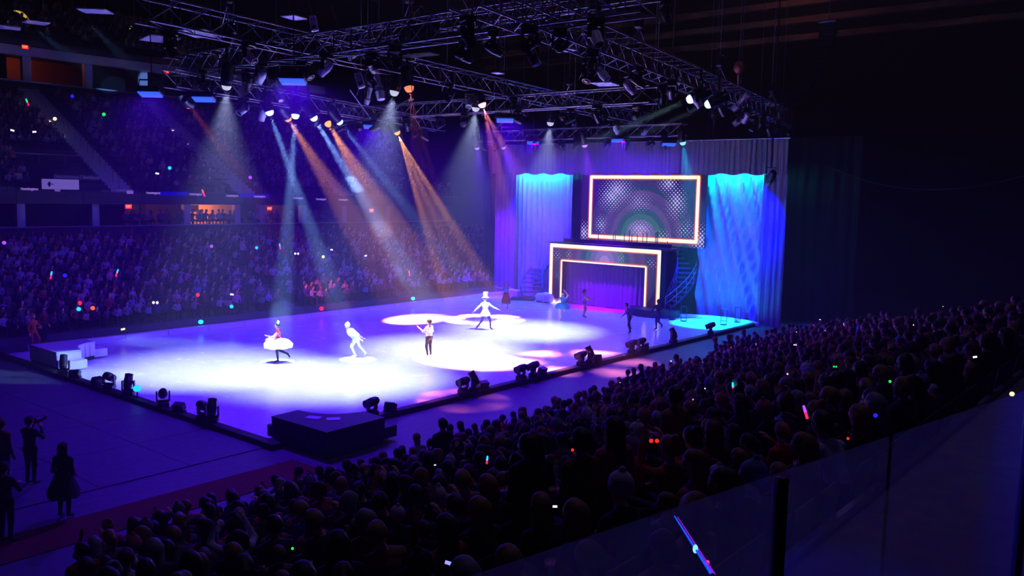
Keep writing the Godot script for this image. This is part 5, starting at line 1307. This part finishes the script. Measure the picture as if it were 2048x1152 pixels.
func build_right_crowd() -> void:
	var tops := [["black", Color(0.04, 0.04, 0.05)], ["navy", Color(0.07, 0.08, 0.18)], ["charcoal", Color(0.14, 0.14, 0.16)], ["dark red", Color(0.42, 0.06, 0.08)], ["grey", Color(0.36, 0.36, 0.4)], ["white", Color(0.78, 0.76, 0.8)], ["pink", Color(0.72, 0.35, 0.42)], ["tan", Color(0.6, 0.45, 0.3)], ["olive", Color(0.2, 0.2, 0.11)], ["pale blue", Color(0.45, 0.5, 0.7)], ["orange", Color(0.7, 0.26, 0.08)], ["purple", Color(0.28, 0.12, 0.38)]]
	var wear := [0, 0, 0, 1, 1, 2, 2, 3, 4, 5, 6, 7, 8, 9, 10, 11, 2, 1]
	var tm := []
	for q in tops: tm.append(mat(q[1], 0.85))
	var hairs := [["black", mat(Color(0.03, 0.025, 0.02), 0.6)], ["brown", mat(Color(0.13, 0.07, 0.04), 0.6)], ["blond", mat(Color(0.55, 0.4, 0.2), 0.6)], ["grey", mat(Color(0.5, 0.5, 0.52), 0.6)], ["auburn", mat(Color(0.3, 0.1, 0.05), 0.6)]]
	var pants := [mat(Color(0.05, 0.05, 0.07)), mat(Color(0.1, 0.13, 0.25)), mat(Color(0.2, 0.2, 0.22))]
	var shoe := mat(Color(0.1, 0.1, 0.1))
	var up := Vector3(0, 0, 1)
	var poses := [
		["adult", seated()], ["adult", seated({"girth": 1.15, "look": Vector3(0.3, 0, 1)})], ["adult", seated({"waist": Vector3(0, 0.67, 0.05), "chest": Vector3(0, 0.84, 0.14), "neck": Vector3(0, 0.99, 0.22), "head": Vector3(0, 1.05, 0.27), "shL": Vector3(0.175, 0.92, 0.18), "shR": Vector3(-0.175, 0.92, 0.18), "elL": Vector3(0.24, 0.68, 0.26), "elR": Vector3(-0.24, 0.68, 0.26), "wrL": Vector3(0.08, 0.66, 0.46), "wrR": Vector3(-0.08, 0.66, 0.46)})],
		["adult", seated({"elR": Vector3(-0.26, 0.84, 0.2), "wrR": Vector3(-0.12, 1.02, 0.36), "look": Vector3(-0.2, 0, 1)})], ["adult", seated({"head": Vector3(0.05, 1.09, 0.05), "neck": Vector3(0.03, 1.03, 0.02), "tilt": -0.25, "look": Vector3(-0.6, 0, 1)})], ["adult", seated({"elL": Vector3(0.34, 0.78, 0.1), "wrL": Vector3(0.3, 0.66, 0.32), "girth": 1.08})],
		["adult", seated({"elL": Vector3(0.28, 1.0, 0.2), "wrL": Vector3(0.2, 1.26, 0.26), "elR": Vector3(-0.28, 0.98, 0.2), "wrR": Vector3(-0.18, 1.22, 0.3)})], ["adult", seated({"look": Vector3(0.9, 0, 0.6), "girth": 0.95})]]
	var bodies := []
	for q in poses: bodies.append(body(q[1], 0.026))
	var spots := []
	var upright := []
	for q in [[1048, 905, 0, "black", "short"], [1180, 893, 3, "dark red", "short"], [1118, 893, 2, "charcoal", "long"], [1310, 808, 7, "tan", "short"], [1250, 868, 6, "pink", "long"], [868, 858, 0, "black", "short"]]:
		var hp := on_slope(q[0], q[1], NEAR[0], NEAR[1], NEAR[2], 1.6)
		var k := row_at(hp)
		upright.append([Vector3(NEAR[0] + 0.85 * k - 0.1, NEAR[1] + 0.27 * k, hp.z), q, k])
	for k in range(-2, 16):
		for s in 84:
			var z := -3.0 - 0.545 * s
			if (k == -2 and z > -36.0) or (k == -1 and z > -26.0): continue
			if absf(z + 20.5) < 0.6 or absf(z + 33.5) < 0.6: continue
			if rng.randf() < 0.07: continue
			var limit: float = -47.4 + k * 1.36 if k >= 0 else (-44.2 if k == -1 else -41.1)
			if z < limit: continue
			var p := Vector3(NEAR[0] + 0.85 * k + 0.15, NEAR[1] + 0.02 + 0.27 * maxi(k, 0), z + rng.randf_range(-0.06, 0.06))
			var c := pixel(p + Vector3(0, 1.0, 0))
			if c.x < 165 or c.x > 2110 or c.y > 1230: continue
			if upright.any(func(e): return (e[0] - p).length() < 0.62): continue
			spots.append([c.z, p, k])
	spots.sort_custom(func(u, w): return u[0] < w[0])
	var seat := Node3D.new()
	obj("backrest", mb().box(Vector3(0, 0.66, -0.2), Vector3(0.48, 0.48, 0.05), 0.02, Basis(Vector3.RIGHT, -0.15)), M.seat, seat)
	obj("seat_pan", mb().box(Vector3(0, 0.39, 0.03), Vector3(0.46, 0.06, 0.44), 0.02), M.seat, seat)
	for s in [-0.26, 0.26]:
		obj("armrest", mb().box(Vector3(s, 0.6, 0.02), Vector3(0.05, 0.04, 0.34), 0.01), M.black, seat)
		obj("leg", mb().box(Vector3(s, 0.3, -0.1), Vector3(0.04, 0.6, 0.1), 0.01), M.black_metal, seat)
	var rest_m := []
	var rest_c := []
	var rest_s := []
	var cells := {}
	var n := 0
	for q in spots:
		var p: Vector3 = q[1]
		var dir := Vector3(-1, 0, -0.28 + rng.randf_range(-0.25, 0.25) + (0.5 if p.z < -30 else 0.0))
		var ti: int = wear[rng.randi() % wear.size()]
		var seat_t := Transform3D(facing(Vector3(-1, 0, 0)), p)
		if n < 150:
			var so := copy(seat, "arena_seat", seat_t, "dark folding seat in the %s row of the near stand" % ROWS[maxi(0, q[2])], "folding seats of the near stand")
			so.set_meta("category", "seat")
		else: rest_s.append(seat_t)
		if n < 285:
			var child := rng.randf() < 0.25
			var sc := rng.randf_range(0.72, 0.84) if child else rng.randf_range(0.94, 1.05)
			var style: String = ["short", "short", "long", "long", "ponytail", "bun", "beanie", "curly", "long"][rng.randi() % 9]
			var hc: Array = hairs[[0, 0, 1, 1, 1, 2, 2, 3, 4][rng.randi() % 9]]
			var hm = tm[[4, 5, 6, 9, 2][rng.randi() % 5]] if style == "beanie" else hc[1]
			var look := "a knitted hat" if style == "beanie" else "%s %s hair" % [{"short": "short", "long": "long", "ponytail": "tied", "bun": "pinned-up", "curly": "curly"}[style], hc[0]]
			var bi := rng.randi() % bodies.size()
			var lab := "seated %s in %s top with %s, %s row of the near stand" % ["child" if child else "spectator", tops[ti][0], look, ROWS[maxi(0, q[2])]]
			var lift := 0.12 if child else 0.0
			person(bodies[bi], lab, Transform3D(facing(dir).scaled(Vector3.ONE * sc), p + Vector3(0, lift, 0)), {SKIN: M.skin[[0, 0, 1, 3, 2][(bi + ti) % 5]], TOP: tm[ti], PANTS: pants[bi % 3], SHOE: shoe}, style, hm, "audience in the near stand")
		else:
			rest_m.append(Transform3D(facing(dir).scaled(Vector3.ONE * rng.randf_range(0.78, 1.04)), p))
			rest_c.append(tops[ti][1].srgb_to_linear())
		n += 1
	seat.free()
	crowd("far_spectators", "seated spectators filling the far end of the near stand", rest_m, rest_c)
	seats("far_seats", "rows of dark folding seats in the near stand", rest_s)
	# people on their feet among the rows
	for e in upright:
		var q: Array = e[1]
		person(body(pose({"girth": 1.1, "wrL": Vector3(0.12, 1.05, 0.26), "wrR": Vector3(-0.14, 1.02, 0.24)})), "standing spectator in %s top among seated rows, %s row" % [q[3], ROWS[e[2]]], Transform3D(facing(Vector3(-1, 0, -0.3)), e[0]), {SKIN: M.skin[1], TOP: tm[q[2]], PANTS: pants[0], SHOE: shoe}, q[4], hairs[1][1], "audience in the near stand")

func crowd(called: String, label: String, where: Array, cols: Array) -> void:
	var root := Node3D.new()
	root.name = numbered(called)
	add_child(root)
	tag(root, label, "crowd")
	root.set_meta("kind", "stuff")
	if low_people.is_empty():
		var shirt := mat(Color.WHITE, 0.85); shirt.vertex_color_use_as_albedo = true
		var hs := [mat(Color(0.05, 0.035, 0.03), 0.7), mat(Color(0.2, 0.12, 0.07), 0.7), mat(Color(0.5, 0.38, 0.2), 0.7)]
		var vs := [seated({"girth": 1.05}), seated({"head": Vector3(0.04, 1.09, 0.08), "tilt": -0.2, "elL": Vector3(0.3, 0.86, 0.16), "wrL": Vector3(0.14, 1.0, 0.34)}), seated({"waist": Vector3(0, 0.67, 0.05), "chest": Vector3(0, 0.84, 0.12), "neck": Vector3(0, 1.0, 0.18), "head": Vector3(0, 1.06, 0.22), "shL": Vector3(0.175, 0.93, 0.14), "shR": Vector3(-0.175, 0.93, 0.14)})]
		for k in 3:
			var bd := body(vs[k], 0.05, false)
			var am: ArrayMesh = bd.mesh
			for s in bd.tags.size(): am.surface_set_material(s, {SKIN: M.skin[k], TOP: shirt, PANTS: mat(Color(0.07, 0.08, 0.14)), SHOE: mat(Color(0.08, 0.08, 0.08))}[bd.tags[s]])
			var h := mb().ball(Vector3(0, 0.165, -0.03), Vector3(0.102, 0.105, 0.115), 8)
			if k > 0: h.ball(Vector3(0, 0.02, -0.07), Vector3(0.09, 0.15, 0.06), 8)
			mb().add(h, bd.head).into(am)
			am.surface_set_material(am.get_surface_count() - 1, hs[k])
			low_people.append(am)
	for k in 3:
		var idx := []
		for j in where.size(): if j % 3 == k: idx.append(j)
		if idx.is_empty(): continue
		var mm := MultiMesh.new()
		mm.transform_format = MultiMesh.TRANSFORM_3D
		mm.use_colors = true
		mm.mesh = low_people[k]
		mm.instance_count = idx.size()
		for j in idx.size():
			mm.set_instance_transform(j, where[idx[j]])
			mm.set_instance_color(j, cols[idx[j]])
		var mi := MultiMeshInstance3D.new()
		mi.multimesh = mm
		mi.name = "spectators"
		mi.set_meta("kind", "stuff")
		root.add_child(mi, true)
var low_people := []

func seats(called: String, label: String, where: Array) -> void:
	var b := mb().box(Vector3(0, 0.66, -0.2), Vector3(0.48, 0.48, 0.05), 0.02, Basis(Vector3.RIGHT, -0.15)).box(Vector3(0, 0.39, 0.03), Vector3(0.46, 0.06, 0.44), 0.02).box(Vector3(-0.26, 0.33, -0.05), Vector3(0.04, 0.6, 0.12)).box(Vector3(0.26, 0.33, -0.05), Vector3(0.04, 0.6, 0.12))
	var am := b.mesh()
	am.surface_set_material(0, M.seat)
	var mm := MultiMesh.new()
	mm.transform_format = MultiMesh.TRANSFORM_3D
	mm.mesh = am
	mm.instance_count = where.size()
	for j in where.size(): mm.set_instance_transform(j, where[j])
	var mi := MultiMeshInstance3D.new()
	mi.multimesh = mm
	mi.name = numbered(called)
	add_child(mi)
	tag(mi, label, "seat rows")
	mi.set_meta("kind", "stuff")

func build_left_crowd() -> void:
	var cols := [Color(0.03, 0.03, 0.035), Color(0.03, 0.04, 0.08), Color(0.1, 0.1, 0.11), Color(0.2, 0.2, 0.23), Color(0.34, 0.34, 0.38), Color(0.25, 0.05, 0.06), Color(0.45, 0.25, 0.3), Color(0.2, 0.25, 0.4), Color(0.02, 0.02, 0.03), Color(0.06, 0.06, 0.07), Color(0.05, 0.04, 0.1), Color(0.42, 0.4, 0.43)]
	for part in 2:
		var where := []; var cc := []; var ss := []
		var st: Array = [LOW, HIGH][part]
		var rise: float = [0.27, 0.45][part]
		for k in [13, 15][part]:
			for s in 100:
				var z := -7.0 - 0.55 * s
				var p := Vector3(st[0] - 0.85 * k - 0.15, st[1] + rise * k, z)
				var c := pixel(p + Vector3(0, 1, 0))
				if c.x < -40 or c.x > 1150 or c.y < -40: continue
				if part == 0:
					if absf(z + 32.5) < 0.7 or absf(z + 42.0) < 0.7: continue
				else:
					if absf(z + 19.2) < 1.1 or absf(z + 28.7) < 1.1 or absf(z + 38.3) < 1.1 or absf(z + 48.0) < 1.1: continue
					if k < 6 and z < -23.0 and z > -28.2: continue
					if k > 12 and z > -27.0 and z < -17.0 and false: continue
				var tr := Transform3D(facing(Vector3(1, 0, 0)), p)
				ss.append(tr)
				if rng.randf() < (0.1 if part == 0 else 0.16) + (0.25 if z < -52.0 else 0.0): continue
				where.append(Transform3D(facing(Vector3(1, 0, rng.randf_range(-0.5, 0.3))).scaled(Vector3.ONE * rng.randf_range(0.76, 1.06)), p + Vector3(0, 0, rng.randf_range(-0.05, 0.05))))
				cc.append(cols[rng.randi() % cols.size()])
		crowd(["lower_spectators", "upper_spectators"][part], ["seated spectators filling the lower stand across the ice", "seated spectators filling the steep upper tier across the ice"][part], where, cc)
		seats(["lower_seats", "upper_seats"][part], ["rows of dark seats in the lower stand across the ice", "rows of dark seats in the upper tier"][part], ss)
	# guests in the club rooms
	var wh := []; var wc := []
	for s in 46:
		wh.append(Transform3D(facing(Vector3(1, 0, 0)).scaled(Vector3(1, 1.0, 1)), Vector3(rng.randf_range(-60.6, -58.9), 4.66, -29.6 - s * 0.42)))
		wc.append(cols[rng.randi() % cols.size()])
	crowd("club_guests", "guests sitting behind the club level parapet", wh, wc)

# ---------------------------------------------------------------- toys and phones that glow in the stands
func toy(kind: String, at: Vector3, c: Color, word: String, place: String, size := 1.0) -> void:
	var g := glow(c, 5.0)
	var t := thing({"wand": "light_wand", "orb": "glow_toy", "phone": "phone", "twin": "glow_headband"}[kind], "%s glowing %s held up in the %s" % [word, {"wand": "light wand", "orb": "toy on a stick", "phone": "phone screen", "twin": "twin-ball headband"}[kind], place], {"wand": "light wand", "orb": "toy", "phone": "phone", "twin": "headband"}[kind], at, Basis(Vector3(rng.randf() - 0.5, 0, rng.randf() - 0.5).normalized(), 0.35).scaled(Vector3.ONE * size), "glowing things in the " + place)
	if kind == "wand":
		obj("handle", mb().tube([Vector3(0, -0.3, 0), Vector3(0, -0.12, 0)], 0.025, 0.025, 8), M.black, t)
		obj("tube", mb().tube([Vector3(0, -0.12, 0), Vector3(0, 0.06, 0)], 0.035, 0.035, 8), glow(Color(0.9, 0.1, 0.35), 4.0), t)
		obj("bulb", mb().tube([Vector3(0, 0.06, 0), Vector3(0, 0.22, 0)], 0.04, 0.03, 8), g, t)
	elif kind == "orb":
		obj("handle", mb().tube([Vector3(0, -0.3, 0), Vector3(0, -0.05, 0)], 0.02, 0.02, 6), M.black, t)
		obj("bulb", mb().ball(Vector3.ZERO, Vector3(0.085, 0.085, 0.085), 10), g, t)
	elif kind == "phone":
		obj("case", mb().box(Vector3(0, 0, -0.006), Vector3(0.16, 0.08, 0.012), 0.003), M.black, t)
		obj("screen", mb().box(Vector3(0, 0, 0.002), Vector3(0.15, 0.072, 0.006)), g, t)
		t.transform.basis = facing(EYE - at) * Basis(Vector3(0, 0, 1), rng.randf_range(-0.3, 0.3)).scaled(Vector3.ONE * size)
	else:
		obj("band", mb().tube([Vector3(-0.09, -0.06, 0), Vector3(-0.06, 0.0, 0), Vector3(0, 0.03, 0), Vector3(0.06, 0.0, 0), Vector3(0.09, -0.06, 0)], 0.012, 0.012, 6), M.black, t)
		for s in [-0.08, 0.08]: obj("bulb", mb().ball(Vector3(s, 0.06, 0), Vector3(0.06, 0.06, 0.04), 8), g, t)
		t.transform.basis = yaw(atan2(BACK.x, BACK.z)).scaled(Vector3.ONE * size)

func build_toys() -> void:
	var W := Color(0.95, 0.95, 1.0); var CY := Color(0.1, 0.75, 1.0); var BL := Color(0.12, 0.1, 1.0); var RD := Color(1.0, 0.12, 0.08); var GR := Color(0.1, 1.0, 0.35); var YE := Color(1.0, 0.95, 0.6); var VI := Color(0.6, 0.25, 1.0); var OR := Color(1.0, 0.35, 0.08)
	for q in [["orb", 4, 485, VI, "violet"], ["wand", 97, 552, CY, "cyan and red"], ["orb", 125, 550, BL, "blue"], ["wand", 228, 547, CY, "cyan and red"], ["orb", 418, 492, VI, "violet"], ["orb", 508, 495, CY, "cyan"], ["wand", 555, 494, CY, "cyan and red"], ["twin", 588, 509, W, "white"], ["orb", 641, 513, YE, "yellow"], ["phone", 658, 499, W, "white"], ["orb", 152, 617, CY, "cyan"], ["orb", 180, 615, OR, "orange"], ["orb", 154, 605, RD, "red"], ["twin", 305, 607, W, "white"], ["phone", 240, 657, YE, "yellow"], ["orb", 390, 589, RD, "red"], ["phone", 458, 588, W, "white"], ["orb", 457, 612, CY, "cyan"], ["wand", 813, 547, OR, "orange and red"], ["phone", 726, 511, W, "white"]]:
		toy(q[0], on_slope(q[1], q[2], LOW[0], LOW[1], LOW[2], 1.25) + Vector3(0.3, 0, 0), q[3], q[4], "lower stand across the ice", 1.25)
	for q in [["orb", 156, 72, CY, "cyan"], ["orb", 141, 193, BL, "blue"], ["orb", 204, 229, GR, "green"], ["wand", 52, 207, GR, "green and red"], ["phone", 21, 261, W, "white"], ["phone", 65, 264, W, "white"], ["orb", 106, 238, YE, "yellow"], ["orb", 335, 336, CY, "cyan"], ["orb", 496, 355, VI, "violet"], ["wand", 403, 388, OR, "orange and red"], ["phone", 310, 347, W, "white"]]:
		toy(q[0], on_slope(q[1], q[2], HIGH[0], HIGH[1], HIGH[2], 1.2) + Vector3(0.3, 0, 0), q[3], q[4], "upper tier", 1.5)
	for q in [["wand", 974, 922, CY, "cyan and red", 0.9], ["phone", 897, 1126, Color(0.5, 0.5, 1.0), "pale violet", 0.8], ["orb", 585, 1097, GR, "green", 0.35], ["phone", 870, 930, W, "white", 0.5], ["phone", 1135, 766, W, "white", 0.6], ["orb", 1342, 722, YE, "yellow", 0.8], ["wand", 1463, 698, OR, "orange and red", 1.0], ["wand", 1512, 690, CY, "cyan and red", 0.7], ["wand", 1466, 776, CY, "cyan and red", 1.2], ["orb", 1386, 799, Color(1.0, 0.35, 0.6), "pink", 0.4], ["orb", 1575, 748, Color(1.0, 0.6, 0.7), "pale pink", 0.5], ["wand", 1612, 828, VI, "violet and red", 1.1], ["orb", 1751, 831, BL, "blue", 0.6], ["orb", 1780, 763, GR, "green", 0.5], ["twin", 1670, 735, GR, "green", 0.6], ["orb", 1696, 877, RD, "red", 0.35], ["twin", 1308, 886, RD, "red", 1.0], ["orb", 1352, 880, RD, "red", 0.3], ["orb", 1145, 900, RD, "red", 0.55], ["twin", 1640, 640, W, "white", 0.9], ["wand", 1688, 650, CY, "cyan and red", 0.9], ["orb", 1627, 650, RD, "red", 0.7], ["twin", 1665, 626, W, "white", 0.8], ["twin", 1590, 691, W, "white", 0.8], ["orb", 1827, 650, W, "white", 0.4], ["phone", 1950, 714, W, "white", 0.8], ["orb", 2024, 788, YE, "yellow", 0.6], ["orb", 1886, 613, W, "white", 0.35], ["phone", 1110, 1013, W, "white", 0.6], ["orb", 1410, 777, W, "white", 0.35], ["orb", 1593, 664, W, "white", 0.5], ["phone", 1650, 661, W, "white", 0.5], ["phone", 1240, 765, W, "white", 0.5]]:
		toy(q[0], on_slope(q[1], q[2], NEAR[0], NEAR[1], NEAR[2], 1.3), q[3], q[4], "near stand", q[5] * 0.42)

# ---------------------------------------------------------------- glass barrier in front of the camera
func build_barrier() -> void:
	var t := thing("glass_barrier", "dusty glass barrier with a dark steel post before the near walkway", "barrier", Vector3(-1.42, 4.6, -3.65), facing(Vector3(0.185, 0, -0.98)))
	var h := 1.8
	for k in 4:
		var z0 := -1.9 + 2.9 * (k - 0.66) + 1.914
		obj("pane", mb().box(Vector3(0, h / 2 + 0.02, z0 - 1.45 + 1.45), Vector3(0.014, h - 0.04, 2.84), 0.002), M.dust_glass, t).position = Vector3(0, 0, -1.45 - 0.0 + 0.0)
	for k in [0, 1, 2]:
		obj("post", mb().box(Vector3(0, h / 2 - 0.02, 2.9 * k), Vector3(0.06, h, 0.05), 0.008), M.black_metal, t)
	obj("base_channel", mb().box(Vector3(0, 0.04, 2.0), Vector3(0.1, 0.08, 11.0), 0.01), M.black_metal, t)
	# glowing streak in wand shape, standing in for a reflection in the glass
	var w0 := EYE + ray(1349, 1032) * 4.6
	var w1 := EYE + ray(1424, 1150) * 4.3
	var wd := thing("light_wand", "long blue and magenta glowing streak standing in for a reflection in the glass barrier", "light wand", w1)
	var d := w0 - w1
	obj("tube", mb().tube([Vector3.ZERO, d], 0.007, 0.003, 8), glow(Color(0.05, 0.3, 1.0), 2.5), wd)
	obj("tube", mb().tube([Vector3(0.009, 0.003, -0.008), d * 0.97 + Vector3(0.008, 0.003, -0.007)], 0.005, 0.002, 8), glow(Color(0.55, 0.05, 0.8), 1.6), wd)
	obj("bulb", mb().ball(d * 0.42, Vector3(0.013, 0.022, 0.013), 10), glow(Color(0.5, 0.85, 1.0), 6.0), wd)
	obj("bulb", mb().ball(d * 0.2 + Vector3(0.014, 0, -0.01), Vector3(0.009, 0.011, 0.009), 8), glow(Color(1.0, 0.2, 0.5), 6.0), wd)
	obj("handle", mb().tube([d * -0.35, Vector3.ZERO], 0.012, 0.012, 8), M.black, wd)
	var navy := mat(Color(0.06, 0.07, 0.14), 0.85)
	var at := Vector3(w1.x + 0.1, 4.6 - 0.27, w1.z + 0.1)
	# smoke drifting where the beams cross
	var fr := RandomNumberGenerator.new()
	fr.seed = 21
	for k in 9:
		var ln: Array = [[538, 221, 715, 720], [591, 228, 556, 725], [626, 233, 905, 690], [626, 233, 905, 690], [677, 241, 1090, 660], [793, 262, 960, 640]][k % 6]
		var u := fr.randf_range(0.2, 0.95)
		var p := at_h(ln[0], ln[1], 11.0).lerp(at_h(ln[2], ln[3]), u) + Vector3(fr.randf_range(-1, 1), fr.randf_range(-0.6, 0.6), fr.randf_range(-1, 1)) * (0.3 + u)
		if p.y < 1.0: p.y = 1.0
		var q := [0, 0, 0, Vector3(fr.randf_range(0.9, 2.4), fr.randf_range(0.7, 1.7), fr.randf_range(0.9, 2.4)) * (0.7 + 0.6 * u), fr.randf_range(0.003, 0.011)]
		var fg := FogVolume.new()
		fg.name = numbered("smoke_puff")
		fg.shape = RenderingServer.FOG_VOLUME_SHAPE_ELLIPSOID
		fg.size = q[3]
		var fm := FogMaterial.new()
		fm.density = q[4]; fm.albedo = Color(1, 1, 1)
		fg.material = fm
		add_child(fg)
		fg.position = p
		tag(fg, "thin drifting puff of stage smoke in the beams", "smoke", "smoke puffs over the ice")
		fg.set_meta("kind", "stuff")
